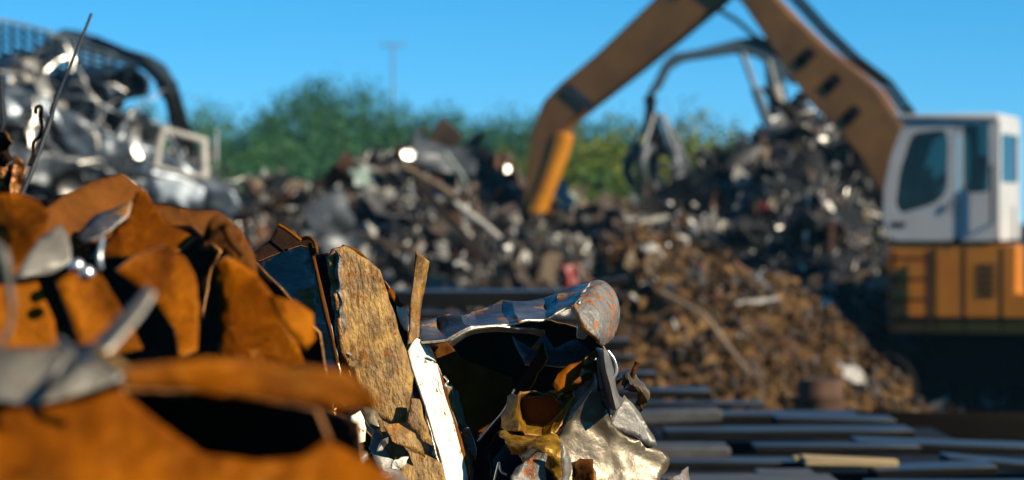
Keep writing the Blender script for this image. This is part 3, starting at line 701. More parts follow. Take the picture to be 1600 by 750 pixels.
# raised band along the boom with its pipes, boom pin bosses
for k, off in enumerate((24, 29, 34)):
    pts = [loc2(a + off * .7, b - off * .7, YB + .32) for a, b in [(1400, 205), (1360, 150), (1310, 112), (1262, 66), (1215, 14), (1180, -30)]]
    link('hydraulic_pipe', tube_mesh('hydraulic_pipe', [(x, YB + .2 - .12 * k, z) for x, z in pts], .03, 8), M['darkpaint'], ex)
for px, py in ((1300, 130), (1258, 90), (1330, 180)):
    x, z = loc2(px, py, YB + .31); link('bracket', box_mesh('bracket', (x, YB + .305, z), (.3, .03, .18), .01, (0, R(45), 0)), M['darkpaint'], ex)
def cyl(a, b, ra, rb, y, parent, mb):
    (x0, z0), (x1, z1) = a, b; mx, mz = x0 + (x1 - x0) * .58, z0 + (z1 - z0) * .58
    c = link('hydraulic_cylinder', tube_mesh('hydraulic_cylinder', [(x0, y, z0), (mx, y, mz)], ra, 12), mb, parent)
    link('piston_rod', tube_mesh('piston_rod', [(mx, y, mz), (x1, y, z1)], rb, 10), M['chrome'], c)
x, z = loc2(1135, -60, YB)
link('pivot_pin', tube_mesh('pivot_pin', [(x, YB - .36, z), (x, YB + .36, z)], .13, 14), M['darkpaint'], ex)
x, z = loc2(905, 152, YB + .24)
link('maker_plate', box_mesh('maker_plate', (x, YB + .245, z), (.55, .02, .16), 0, (0, R(-45 + 6), 0)), HC['blue-grey'], ex)
# cab
YL = 1.5; YR = -.1
def flat(name, outer, holes, y, mat, parent, th, ax='y', step=0):
    rg = random.Random(1); pts, tri = fill(outer, step, rg, holes)
    vs = [Vector((a, y, b)) if ax == 'y' else Vector((y, a, b)) for a, b in pts]
    o = link(name, mesh(name, vs, tri), mat, parent); md = o.modifiers.new('thickness', 'SOLIDIFY'); md.thickness = th; md.offset = 0; return o
def rnd(poly, r, n=4):
    """round the corners of a polygon"""
    res = []; m_ = len(poly)
    for i in range(m_):
        p, a, b = Vector(poly[i]), Vector(poly[i - 1]), Vector(poly[(i + 1) % m_])
        u, v = (a - p), (b - p); rr = min(r, u.length * .45, v.length * .45); u.normalize(); v.normalize()
        for k in range(n + 1):
            t = k / n; q = (p + u * rr) * (1 - t) ** 2 + p * 2 * t * (1 - t) + (p + v * rr) * t * t; res.append((q.x, q.y))
    return res
door_o = rnd(outl([(1412, 192), (1496, 188), (1496, 376), (1392, 376), (1380, 345), (1381, 300), (1392, 245)], YL), .12)
door_w = rnd(outl([(1424, 208), (1478, 202), (1482, 225), (1480, 300), (1462, 318), (1408, 334), (1398, 322), (1404, 270)], YL), .14)
quar_o = rnd(outl([(1499, 188), (1556, 186), (1556, 376), (1499, 376)], YL), .04)
quar_w = rnd(outl([(1504, 196), (1545, 192), (1546, 300), (1512, 302), (1505, 292)], YL), .06)
dob = flat('door', door_o, [door_w], YL, M['cabwhite'], ex, .05)
flat('door_glass', door_w, [], YL - .01, M['glass'], dob, .012)
x, z = loc2(1404, 351, YL); link('decal', box_mesh('decal', (x, YL + .029, z), (.2, .004, .07)), M['darkpaint'], dob)
x, z = loc2(1486, 318, YL); link('handle', box_mesh('handle', (x, YL + .05, z), (.03, .025, .12), .008), M['darkpaint'], dob)
qb = flat('quarter_panel', quar_o, [quar_w], YL, M['cabwhite'], ex, .05)
flat('quarter_glass', quar_w, [], YL - .01, M['glass'], qb, .012)
flat('far_side_panel', door_o, [door_w], YR, M['cabwhite'], ex, .05)
xr = loc2(1556, 300, YL)[0]; zt_ = loc2(1530, 186, YL)[1]; zb_ = loc2(1530, 376, YL)[1]; xf = loc2(1380, 300, YL)[0]
rear_o = rnd([(YR - .02, zb_), (YL + .02, zb_), (YL + .02, zt_), (YR - .02, zt_)], .06)
rear_w = rnd([(YR + .14, zb_ + .82), (YL - .12, zb_ + .82), (YL - .12, zt_ - .2), (YR + .14, zt_ - .2)], .06)
rp = flat('rear_panel', rear_o, [rear_w], xr - .03, M['cabwhite'], ex, .05, 'x')
flat('rear_glass', rear_w, [], xr - .03, M['glass'], rp, .012, 'x')
link('roof', box_mesh('roof', ((xr + loc2(1405, 190, YL)[0]) / 2, (YL + YR) / 2, zt_ + .03), (loc2(1405, 190, YL)[0] - xr + .1, YL - YR + .12, .1), .04), M['cabwhite'], ex)
link('floor', box_mesh('floor', ((xr + xf) / 2, (YL + YR) / 2, zb_ - .02), (xf - xr - .1, YL - YR - .02, .06)), M['darkpaint'], ex)
fr = [loc2(1412, 192, YL), loc2(1392, 245, YL), loc2(1381, 300, YL), loc2(1380, 345, YL), loc2(1392, 376, YL)]
vs = []; fs = []
for x, z in fr: vs += [(x, YR + .02, z), (x, YL - .03, z)]
for i in range(len(fr) - 1): fs.append((2 * i, 2 * i + 1, 2 * i + 3, 2 * i + 2))
wo = link('windscreen', mesh('windscreen', vs, fs, 60), M['glass'], ex); md = wo.modifiers.new('thickness', 'SOLIDIFY'); md.thickness = .012
st = link('seat', box_mesh('seat', (.35, .7, zb_ + .45), (.5, .5, .18), .05), M['darkpaint'], ex)
link('backrest', box_mesh('backrest', (.1, .7, zb_ + .85), (.14, .48, .75), .05, (0, R(-10), 0)), M['darkpaint'], st)
link('console', box_mesh('console', (.75, .7, zb_ + .5), (.18, .3, .8), .04, (0, R(12), 0)), M['boomdark'], ex)
link('grab_rail', tube_mesh('grab_rail', [(xr + .04, YL + .03, zb_ + .25), (xr + .04, YL + .1, zb_ + .3), (xr + .04, YL + .1, zb_ + 1.0), (xr + .04, YL + .03, zb_ + 1.05)], .02, 8), M['darkpaint'], ex)
link('wiper', tube_mesh('wiper', [(loc2(1386, 350, YL)[0] + .05, 1.1, zb_ + .3), (loc2(1398, 250, YL)[0] + .06, 1.0, zb_ + 1.15)], .015, 6), M['darkpaint'], ex)
link('work_light', box_mesh('work_light', (loc2(1415, 190, YL)[0], 1.25, zt_ + .13), (.1, .18, .12), .02), M['darkpaint'], ex)
for k in range(5): link('vent_slat', box_mesh('vent_slat', (xr + .12, YL + .006, zb_ - .35 - .1 * k), (.26, .02, .035), .005), M['darkpaint'], ex)
# body under and behind the cab
zb0 = loc2(1500, 520, YL)[1]; zb1 = zb_ - .06
xb = loc2(1388, 450, YL)[0]
prism('body', [(xb, zb0), (xb, zb1), (xr - .28, zb1), (xr - .28, zb1 - .68), (xr - 3.0, zb1 - .68), (xr - 3.0, zb0)], -1.2, YL, M['orange'], ex, .02)
for px in (1462, 1507, 1566):
    x = loc2(px, 450, YL)[0]; link('panel_seam', box_mesh('panel_seam', (x, YL + .002, (zb0 + zb1) / 2), (.025, .012, zb1 - zb0 - .06)), M['darkpaint'], ex)
link('skirt_rail', box_mesh('skirt_rail', ((xb + xr - 2.9) / 2, YL + .02, zb0 + .2), (xb - xr + 2.8, .05, .06), .01), M['darkpaint'], ex)
lad = link('ladder', tube_mesh('ladder', [(loc2(1398, 398, YL)[0], YL + .09, zb1 - .1), (loc2(1398, 512, YL)[0], YL + .09, zb0 + .05)], .028, 8), M['darkpaint'], ex)
link('rail', tube_mesh('rail', [(loc2(1452, 390, YL)[0], YL + .09, zb1 - .08), (loc2(1452, 512, YL)[0], YL + .09, zb0 + .05)], .04, 8), M['darkpaint'], lad)
for k in range(4):
    zz = zb1 - .2 - k * .29; link('rung', box_mesh('rung', ((loc2(1398, 450, YL)[0] + loc2(1452, 450, YL)[0]) / 2, YL + .09, zz), (.56, .07, .045), .01), M['darkpaint'], lad)
link('engine_hood', box_mesh('engine_hood', (xr - 2.1, -.15, zb1 + .02), (2.2, 2.3, 1.38), .08), M['cabwhite'], ex)
link('exhaust', tube_mesh('exhaust', [(xr - 1.3, .6, zb1 + .6), (xr - 1.3, .6, zb1 + 1.3)], .07, 10), M['darkpaint'], ex)
# undercarriage
link('turntable', lathe('turntable', [(0, .95), (.95, .95), (.95, zb0 - .002), (0, zb0 - .002)], 28), M['darkpaint'], ex)
link('chassis', box_mesh('chassis', (-.3, 0, .78), (4.6, 1.7, .5), .05), M['darkpaint'], ex)
for x in (-2.0, 1.4):
    link('axle', box_mesh('axle', (x, 0, .58), (.4, 2.3, .35), .05), M['darkpaint'], ex)
    for y in (-1.2, 1.2):
        t = link('wheel', lathe('wheel', [(.28, -.2), (.36, -.24), (.52, -.24), (.57, -.18), (.575, 0), (.57, .18), (.52, .24), (.36, .24), (.28, .2)], 28), M['rubber'], ex, (x, y, .575), (R(90), 0, 0))
        link('rim', lathe('rim', [(0, -.08), (.18, -.08), (.27, -.2), (.29, -.19), (.29, .19), (.27, .2), (.18, .08), (0, .08)], 20), M['darkpaint'], t)
for x in (-2.9, 2.2): link('outrigger', box_mesh('outrigger', (x, 0, .55), (.35, 2.9, .9), .05), M['darkpaint'], ex)
tag(ex, 'orange material handler with white cab and bent crane stick', 'crane')

# second machine behind the dark heap: its arm and hanging grapple
D2 = 58.0
g2 = empty('grapple_loader', ((1290 - 800) / F * D2, D2, 0))
def lo2(px, py): return ((px - 1290) / F * D2, CAMZ - (py - HOR) / F * D2)
prism('boom', [lo2(*p) for p in [(1195, 95), (1218, 92), (1262, 330), (1300, 520), (1230, 520), (1215, 330)]], -.2, .2, M['greyboom'], g2)
prism('stick', [lo2(*p) for p in [(1250, 118), (1205, 72), (1180, 58), (1150, 62), (1090, 78), (1050, 84), (1036, 98), (1022, 128), (1012, 142), (1018, 150), (1032, 140), (1048, 108), (1070, 96), (1150, 84), (1180, 88), (1215, 110), (1240, 134)]], -.18, .18, M['greyboom'], g2)
cyl(lo2(1205, 215), lo2(1158, 85), .1, .06, -.3, g2, M['greyboom']); cyl(lo2(1222, 190), lo2(1198, 95), .12, .07, -.32, g2, HC['white'])
link('hose', tube_mesh('hose', [(x, -.25, z) for x, z in [lo2(*p) for p in [(1120, 16), (1150, 34), (1180, 60), (1230, 80)]]], .05, 8), M['darkpaint'], g2)
link('body', box_mesh('body', (.6, 0, 1.7), (3.2, 2.4, 1.6), .1), M['greyboom'], g2)
link('cab', box_mesh('cab', (.2, -.8, 2.6), (1.5, 1.0, 1.0), .12), M['greyboom'], g2)
for s in (-1, 1): link('track', box_mesh('track', (.5, s * 1.1, .45), (3.6, .6, .9), .3), M['rubber'], g2)
tag(g2, 'grey loader arm reaching left over the dark heap from behind', 'crane')
gx, gz = lo2(1016, 146)
gr = empty('scrap_grapple', (gx + g2.location.x, D2, gz))
def gp(px, py): return ((px - 1016) / F * D2, -(py - 146) / F * D2)
link('hanger', lathe('hanger', [(0, 0), (.06, 0), (.14, -.12), (.1, -.3), (.12, -.45), (0, -.45)], 12), M['darkpaint'], gr)
a, b = gp(1016, 185), gp(1026, 236)
link('rotator', tube_mesh('rotator', [(a[0], 0, a[1] + .1), (b[0] * .6, 0, (a[1] + b[1]) / 2), (b[0], 0, b[1])], [.14, .2, .26], 12), M['darkpaint'], gr)
for k in range(5):
    an = k * 2 * math.pi / 5 + .35; dx, dy = math.cos(an), math.sin(an); bx_, bz = b
    pts = [(bx_, 0, bz), (bx_ + dx * .42, dy * .42, bz + .02), (bx_ + dx * .62, dy * .62, bz - .35), (bx_ + dx * .48, dy * .48, bz - .72), (bx_ + dx * .12, dy * .12, bz - .98)]
    t = link('tine', tube_mesh('tine', [tuple(q) for q in crom(pts, 14)], [.1, .12, .13, .13, .13, .12, .12, .11, .1, .1, .08, .07, .05, .02], 8), HC['blue-grey'], gr)
    link('cylinder', tube_mesh('cylinder', [(bx_ + dx * .12, dy * .12, bz + .75), (bx_ + dx * .52, dy * .52, bz + .05)], .05, 8), M['chrome'], t)
tag(gr, 'open claw grapple hanging over the gap between the heaps', 'grapple')
# arm behind the car heap
D3 = 54.0
g3 = empty('loader_arm', ((300 - 800) / F * D3, D3, 0))
def lo3(px, py): return ((px - 300) / F * D3, CAMZ - (py - HOR) / F * D3)
prism('boom', [lo3(*p) for p in [(-60, 520), (-20, 210), (28, 120), (70, 66), (100, 46), (132, 50), (190, 74), (235, 87), (258, 101), (272, 125), (274, 150), (262, 160), (250, 150), (244, 128), (225, 110), (180, 96), (128, 78), (104, 76), (70, 120), (40, 220), (10, 520)]], -.22, .22, M['greyboom'], g3)
prism('stick', [lo3(*p) for p in [(252, 128), (274, 124), (292, 185), (318, 262), (330, 400), (300, 400), (292, 280), (268, 200)]], -.18, .18, M['darkpaint'], g3)
link('hose', tube_mesh('hose', [(x, -.24, z) for x, z in [lo3(*p) for p in [(150, 60), (225, 92), (262, 130), (275, 180)]]], .05, 8), M['darkpaint'], g3)
tag(g3, 'dark bent loader arm curving down behind the crushed cars', 'crane')

# ------------------------------------------------------------------ stacked steel plates on the bank
def plate(px0, px1, row, d, dep, th, mat, label, tilt=0.0, yaw=0.0, cat='steel plate', name='steel_plate', taper=None):
    """flat plate: front top edge along row at distance d, dep metres deep"""
    dep = dep * (.45 if mat is M['plate'] else .7); th = th * .8
    a, b = P(px0, row, d), P(px1, row + tilt, d); ln = (b - a).length
    r = random.Random(int(px0 * 7 + row)); bm = bmesh.new(); n = max(2, int(ln / .5)); g = []
    for i in range(n + 1):
        u = i / n; x = u * ln - ln / 2; w0 = dep * ((taper[0] * (1 - u) + taper[1] * u) if taper else 1)
        j = r.uniform(-.006, .006)
        g.append([bm.verts.new((x, 0 + j, 0)), bm.verts.new((x, w0 + j, 0)), bm.verts.new((x, w0 + j, -th)), bm.verts.new((x, 0 + j, -th))])
    for i in range(n):
        for k in range(4): bm.faces.new((g[i][k], g[i + 1][k], g[i + 1][(k + 1) % 4], g[i][(k + 1) % 4]))
    bm.faces.new(g[0]); bm.faces.new(g[-1][::-1])
    bmesh.ops.recalc_face_normals(bm, faces=bm.faces)
    bmesh.ops.bevel(bm, geom=[e for e in bm.edges if len(e.link_faces) == 2 and e.calc_face_angle(0) > .5], offset=min(.006, th * .2), segments=1, affect='EDGES')
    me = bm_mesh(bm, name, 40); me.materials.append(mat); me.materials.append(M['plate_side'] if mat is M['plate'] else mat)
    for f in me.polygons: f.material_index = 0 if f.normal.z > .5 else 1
    o = link(name, me, mat, None, (a + b) / 2, (0, -math.atan2((b - a).z, (b - a).x), yaw))
    return tag(o, label, cat, 'steel stacked on the bank')
M['plate_side'] = metal('shaded_plate_side', (.004, .004, .0045), (.012, .011, .010), 6, .8, bump=.2, spec=.1)  # shade on the plate fronts painted as near-black sides
pl, pg = M['plate'], M['plate_grey']
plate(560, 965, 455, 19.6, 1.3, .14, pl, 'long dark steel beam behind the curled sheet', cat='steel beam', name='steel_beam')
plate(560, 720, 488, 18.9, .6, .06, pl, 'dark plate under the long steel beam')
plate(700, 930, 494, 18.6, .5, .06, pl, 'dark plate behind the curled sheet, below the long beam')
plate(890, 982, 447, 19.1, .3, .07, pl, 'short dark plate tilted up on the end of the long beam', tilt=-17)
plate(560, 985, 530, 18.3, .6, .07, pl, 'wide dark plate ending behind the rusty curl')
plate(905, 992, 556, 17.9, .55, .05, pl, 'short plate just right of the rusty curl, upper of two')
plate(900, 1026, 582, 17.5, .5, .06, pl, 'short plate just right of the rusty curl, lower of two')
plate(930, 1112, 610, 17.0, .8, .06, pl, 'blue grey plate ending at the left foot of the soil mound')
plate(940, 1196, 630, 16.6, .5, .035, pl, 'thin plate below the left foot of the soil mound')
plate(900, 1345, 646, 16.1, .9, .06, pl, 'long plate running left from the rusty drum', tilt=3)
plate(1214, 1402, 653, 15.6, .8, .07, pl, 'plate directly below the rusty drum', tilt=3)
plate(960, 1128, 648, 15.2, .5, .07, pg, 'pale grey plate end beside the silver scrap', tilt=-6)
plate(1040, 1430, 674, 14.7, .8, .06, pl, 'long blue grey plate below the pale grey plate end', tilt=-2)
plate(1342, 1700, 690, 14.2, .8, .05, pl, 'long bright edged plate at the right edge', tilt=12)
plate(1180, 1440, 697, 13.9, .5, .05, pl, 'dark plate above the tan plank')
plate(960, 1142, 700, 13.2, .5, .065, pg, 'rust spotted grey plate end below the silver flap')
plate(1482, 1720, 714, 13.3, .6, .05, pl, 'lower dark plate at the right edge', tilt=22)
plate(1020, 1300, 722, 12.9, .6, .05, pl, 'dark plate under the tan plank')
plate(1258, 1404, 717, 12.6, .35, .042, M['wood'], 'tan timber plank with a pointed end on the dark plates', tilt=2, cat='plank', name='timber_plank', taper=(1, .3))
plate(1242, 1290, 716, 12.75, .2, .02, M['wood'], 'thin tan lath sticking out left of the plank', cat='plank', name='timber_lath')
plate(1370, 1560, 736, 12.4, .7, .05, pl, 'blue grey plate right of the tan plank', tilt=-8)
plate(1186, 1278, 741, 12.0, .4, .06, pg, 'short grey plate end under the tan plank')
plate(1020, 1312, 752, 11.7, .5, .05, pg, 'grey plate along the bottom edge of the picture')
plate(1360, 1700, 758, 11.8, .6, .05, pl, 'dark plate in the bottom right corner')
plate(960, 1750, 790, 12.6, 1.6, .10, M['black'], 'broad dark plate at the bottom of the stack')  # these broad plates are matte black to paint the gaps dark
plate(900, 1750, 740, 14.6, 1.6, .12, M['black'], 'broad dark plate in the middle of the stack')
plate(560, 1500, 690, 16.6, 1.6, .16, M['black'], 'broad dark plate under the back of the stack')
plate(540, 1040, 622, 18.2, 1.4, .3, M['black'], 'broad dark plate under the long beam')

# ------------------------------------------------------------------ scrap in focus
GF = None
S = sheet
# left crushed box: dark blue side, folded rims
bluebox = S('scrap_sheet', [(398, 412), (440, 392), (484, 378), (494, 420), (506, 470), (520, 525), (532, 580), (520, 640), (440, 640), (400, 560)], 6.05, -.75, .15, M['bluesteel'], 'blue black side of a crushed box left of the tan panel', res=12, dent=.015, folds=[(486, 380, 530, 570, -.02, 10)])
flap = S('scrap_flap', [(434, 352), (440, 350), (470, 374), (490, 372), (497, 392), (484, 388), (470, 384), (420, 402), (400, 410), (396, 396), (420, 378)], 6.0, .2, .9, M['rust_black'], 'charred folded flap on top of the blue black box', res=8, dent=.02, jit=1)
wire('bent_rim', [(470, 374, 5.97), (482, 371, 5.96), (491, 378, 5.95), (495, 394, 5.95), (488, 388, 5.96)], .004, M['rust_dark'], parent=flap)
wire('bent_rim', [(484, 380, 5.96), (496, 430, 5.95), (508, 485, 5.95), (520, 535, 5.96), (531, 590, 5.97)], [.005, .004, .006, .004, .005], M['rust_dark'], parent=bluebox)
wire('bent_rim', [(436, 352, 5.98), (452, 362, 5.97), (470, 376, 5.96)], .004, M['rust'], parent=flap)
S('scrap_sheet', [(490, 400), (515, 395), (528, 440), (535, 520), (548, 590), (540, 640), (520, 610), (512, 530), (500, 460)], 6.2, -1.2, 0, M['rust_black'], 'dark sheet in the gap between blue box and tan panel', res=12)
# tan panel
tanp = S('steel_slab', [(514, 405), (522, 389), (538, 384), (552, 392), (576, 408), (592, 422), (600, 446), (612, 482), (624, 525), (638, 566), (645, 588), (640, 622), (633, 660), (614, 660), (590, 652), (566, 615), (548, 580), (536, 560), (528, 500), (520, 440)], 5.84, .34, .12, M['tan'], 'large tan streaked steel panel standing upright in the middle', 'metal panel', res=10, dent=.012, fine=.0025, bx=.15, thick=.012, folds=[(528, 395, 546, 585, -.035, -13)])
wire('bent_rim', [(536, 385, 5.93), (556, 392, 5.99), (576, 410, 5.98), (586, 420, 5.97), (594, 428, 5.96)], [.004, .005, .004, .006, .003], M['rust_dark'], parent=tanp)
loft('crust', [[(513, 404, 5.90), (524, 392, 5.80), (532, 398, 5.79)], [(518, 440, 5.90), (527, 440, 5.80), (534, 440, 5.80)], [(524, 490, 5.89), (531, 490, 5.80), (537, 490, 5.80)], [(529, 535, 5.89), (536, 535, 5.80), (541, 535, 5.80)], [(536, 562, 5.88), (543, 562, 5.80), (550, 560, 5.80)]], M['curl'], parent=tanp, nu=40, nv=8, thick=.006, dent=.01, dsc=40)
S('scrap_sheet', [(598, 436), (608, 448), (622, 478), (634, 510), (646, 560), (650, 600), (640, 590), (628, 545), (612, 490)], 6.03, -1.3, 0, M['rust_black'], 'charred layered edge along the right side of the tan panel', res=7, dent=.03, dsc=18, crump=.02)
S('scrap_shard', [(620, 478), (632, 484), (640, 500), (641, 520), (632, 515), (624, 498)], 6.0, .7, .2, M['white'], 'small white torn shard between tan panel and upright strip', res=6)
S('scrap_shard', [(606, 452), (612, 450), (622, 466), (630, 480), (624, 480), (612, 466)], 5.99, .5, .3, M['rust'], 'small orange flake right of the tan panel', res=5, crump=.01)
# upright strip and the white strip below
loft('steel_strip', [[(649, 393, 5.96), (670, 407, 6.0)], [(646, 430, 5.97), (665, 435, 6.0)], [(641, 470, 5.96), (658, 474, 5.99)], [(640, 505, 5.96), (654, 508, 5.98)], [(636, 548, 5.93), (652, 540, 5.96)]], M['tan'], 'narrow tan strip standing upright above the white strip', 'metal strip', nu=30, nv=6, thick=.005, dent=.003)
whites = loft('steel_strip', [[(637, 548, 5.90), (652, 530, 5.93), (668, 548, 6.00)], [(648, 592, 5.88), (668, 590, 5.92), (688, 588, 5.98)], [(664, 640, 5.86), (684, 636, 5.90), (702, 634, 5.96)], [(682, 695, 5.84), (700, 690, 5.88), (718, 688, 5.94)], [(698, 770, 5.80), (716, 765, 5.85), (736, 765, 5.91)], [(712, 850, 5.78), (728, 850, 5.83), (750, 850, 5.88)]], M['white'], 'brightly lit white strip with rust specks', 'metal strip', nu=36, nv=9, thick=.005, dent=.004)
wire('bent_rim', [(668, 548, 5.99), (688, 590, 5.97), (702, 636, 5.95), (718, 690, 5.93), (736, 766, 5.90)], [.003, .005, .003, .006, .004], M['rust_dark'], parent=whites)
for i, (pg_, k, m_, mt, lb) in enumerate([
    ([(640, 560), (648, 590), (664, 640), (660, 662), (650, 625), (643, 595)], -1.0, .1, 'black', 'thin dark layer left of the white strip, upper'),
    ([(650, 600), (662, 625), (694, 760), (684, 765), (668, 690), (655, 640)], -.6, .1, 'bluesteel', 'thin blue grey layer along the left of the white strip'),
    ([(641, 622), (655, 624), (664, 660), (676, 697), (660, 690), (636, 660)], .5, .2, 'tan', 'small tan sheet right below the large tan panel'),
    ([(600, 666), (622, 662), (648, 678), (660, 700), (664, 715), (640, 702), (612, 690)], .5, .4, 'tan', 'curved tan flake under the bottom corner of the large panel'),
    ([(590, 655), (622, 668), (640, 700), (690, 725), (706, 780), (650, 800), (620, 720), (600, 690)], .35, .35, 'tan', 'low tan sheet below the curved tan flake'),
    ([(540, 560), (566, 588), (590, 620), (600, 655), (580, 640), (556, 600)], .1, .3, 'grey', 'grey layer behind the lower left edge of the tan panel'),
    ([(585, 668), (605, 690), (625, 735), (650, 775), (620, 800), (596, 740), (576, 700)], .2, .5, 'grey', 'pale grey sheet left of the low tan sheet'),
    ([(548, 650), (562, 642), (572, 668), (570, 690), (556, 696), (550, 676)], .8, .3, 'white', 'bright white torn shard beside the orange wedge'),
    ([(566, 636), (586, 640), (600, 665), (584, 672), (572, 660)], .3, .6, 'silver', 'small silver flake right of the bright white shard'),
    ([(516, 640), (526, 636), (528, 668), (520, 672)], .4, .2, 'foil', 'tiny orange foil flake left of the white shard'),
    ([(690, 590), (706, 602), (716, 640), (728, 690), (742, 740), (752, 800), (736, 800), (720, 700), (704, 640)], .8, .1, 'tan', 'tan layer just right of the white strip'),
    ([(704, 606), (714, 610), (724, 650), (738, 700), (750, 760), (746, 800), (730, 730), (716, 670)], .9, .0, 'grey', 'grey layer right of the tan layer by the white strip'),
    ([(716, 660), (732, 668), (744, 700), (742, 720), (728, 700)], -.5, .2, 'bluesteel', 'small blue grey tab right of the layered strips'),
    ([(738, 700), (764, 710), (768, 735), (764, 780), (742, 780)], -.6, .5, 'black', 'small dark block right of the layered strips'),
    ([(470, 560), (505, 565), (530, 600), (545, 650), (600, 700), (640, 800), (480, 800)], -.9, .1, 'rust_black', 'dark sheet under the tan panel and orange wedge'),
]):
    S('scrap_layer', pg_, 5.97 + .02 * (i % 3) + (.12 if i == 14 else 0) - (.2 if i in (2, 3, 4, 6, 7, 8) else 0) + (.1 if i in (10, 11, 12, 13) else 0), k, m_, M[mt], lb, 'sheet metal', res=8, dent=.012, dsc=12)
wire('torn_wire', [(772, 752, 5.9), (776, 735, 5.9), (780, 722, 5.9), (782, 736, 5.9), (792, 742, 5.9)], .0022, M['brightwire'], 'small torn bright wire in the dark hollow', 'wire')
wire('torn_wire', [(694, 588, 5.94), (700, 596, 5.93), (696, 602, 5.93), (706, 606, 5.93)], .002, M['brightwire'], 'tiny bright curl at the right edge of the white strip', 'wire')

# long blue steel sheet with its rusty curled end
longs = loft('curled_sheet', [
    [(655, 505, 6.03), (656, 518, 6.0), (660, 533, 5.93)],
    [(682, 496, 6.06), (690, 518, 6.03), (700, 531, 5.92)],
    [(722, 494, 6.02), (724, 506, 5.98), (736, 513, 5.92)],
    [(742, 486, 6.12), (744, 500, 6.06), (752, 511, 5.94)],
    [(786, 470, 6.14), (788, 490, 6.08), (796, 508, 5.96)],
    [(802, 472, 6.10), (806, 488, 6.02), (812, 505, 5.93)],
    [(850, 467, 6.16), (852, 484, 6.08), (852, 499, 5.97)],
    [(872, 460, 6.12), (872, 476, 6.04), (868, 492, 5.95)],
    [(895, 450, 6.18), (890, 466, 6.08), (886, 484, 5.96)],
    [(925, 441, 6.16), (915, 457, 6.05), (905, 474, 5.94)]], M['bluesteel'], 'long wavy blue steel sheet with rust stripes', 'sheet metal', nu=64, nv=14, thick=.005, dent=.006, dsc=18, lin=True, sharp=20)
loft('curled_end', [
    [(922, 443, 6.18), (910, 460, 6.04), (899, 477, 5.93)],
    [(940, 441, 6.16), (926, 462, 6.00), (906, 492, 5.90)],
    [(956, 456, 6.16), (944, 480, 6.00), (916, 512, 5.90)],
    [(964, 484, 6.18), (954, 505, 6.02), (932, 532, 5.92)],
    [(963, 512, 6.22), (956, 528, 6.10), (944, 542, 6.0)]], M['curl'], parent=longs, nu=26, nv=16, thick=.008, dent=.008, dsc=20)
S('scrap_sheet', [(903, 505), (912, 500), (920, 522), (913, 530), (902, 528)], 6.05, .5, .2, M['white'], 'small white triangle under the rusty curl', res=6)
loft('bent_rim', [[(700, 533, 5.90), (706, 540, 5.93)], [(732, 514, 5.9), (736, 522, 5.93)], [(762, 510, 5.92), (770, 518, 5.95)], [(800, 512, 5.95), (804, 519, 5.98)], [(850, 518, 6.0), (852, 526, 6.03)]], M['grey'], parent=longs, nu=24, nv=4, thick=.004, dent=.005)
for i, (pg_, d, k, m_, mt, lb) in enumerate([
    ([(690, 528), (760, 508), (860, 500), (935, 520), (950, 560), (940, 640), (860, 690), (760, 760), (720, 720), (700, 620)], 6.45, -1.0, -.2, 'rust_black', 'dark sheet standing for shade in the hollow behind the long wavy sheet'),  # darkness of the hollow painted as a near-black sheet
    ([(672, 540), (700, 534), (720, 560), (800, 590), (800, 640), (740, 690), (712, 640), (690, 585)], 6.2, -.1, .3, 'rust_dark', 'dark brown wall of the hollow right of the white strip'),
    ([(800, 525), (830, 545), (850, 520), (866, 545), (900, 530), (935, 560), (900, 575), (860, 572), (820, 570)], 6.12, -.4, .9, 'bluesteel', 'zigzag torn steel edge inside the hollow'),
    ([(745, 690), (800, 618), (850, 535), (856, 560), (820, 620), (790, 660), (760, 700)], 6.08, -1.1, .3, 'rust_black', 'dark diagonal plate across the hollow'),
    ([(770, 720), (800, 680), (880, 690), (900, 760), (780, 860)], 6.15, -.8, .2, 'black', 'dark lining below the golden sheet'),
    ([(864, 600), (872, 584), (890, 570), (918, 560), (930, 575), (932, 592), (912, 600), (888, 612), (870, 614)], 5.98, .5, .3, 'rust', 'orange rusted tab under the curled end'),
    ([(915, 555), (935, 545), (942, 548), (925, 566), (912, 570)], 6.0, .3, .8, 'tan', 'narrow tan flange above the orange tab'),
]):
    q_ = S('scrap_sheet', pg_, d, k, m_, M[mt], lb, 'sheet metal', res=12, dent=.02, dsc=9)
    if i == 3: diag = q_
wire('lit_edge', [(746, 690, 6.0), (768, 664, 6.0), (788, 640, 6.0), (804, 608, 6.0)], .0022, M['brightwire'], parent=diag)  # sunlit edge of the diagonal plate, painted as a bright wire
# golden folded sheets
loft('folded_sheet', [
    [(798, 620, 6.0), (790, 640, 5.96), (782, 672, 5.92)],
    [(808, 616, 5.93), (806, 645, 5.91), (808, 676, 5.86)],
    [(814, 615, 6.0), (818, 645, 6.05), (822, 678, 5.92)],
    [(850, 613, 6.06), (850, 645, 6.12), (848, 678, 5.93)],
    [(882, 614, 5.99), (872, 640, 5.99), (864, 674, 5.90)],
    [(914, 610, 6.0), (892, 640, 5.95), (868, 680, 5.90)]], M['gold'], 'golden folded sheet with a hollow in the middle', 'sheet metal', nu=61, nv=24, thick=.005, dent=.009, dsc=22, lin=True, sharp=25)
loft('folded_sheet', [
    [(782, 676, 5.90), (790, 690, 5.84), (800, 706, 5.9)],
    [(820, 682, 5.88), (826, 698, 5.80), (826, 716, 5.86)],
    [(856, 680, 5.86), (856, 700, 5.78), (850, 730, 5.80)],
    [(872, 684, 5.85), (884, 712, 5.80), (866, 744, 5.79)],
    [(880, 700, 5.9), (888, 724, 5.86), (872, 764, 5.84)]], M['gold'], 'lower golden lobe rolled under the golden sheet', 'sheet metal', nu=41, nv=20, thick=.005, dent=.012, dsc=26, sharp=25)
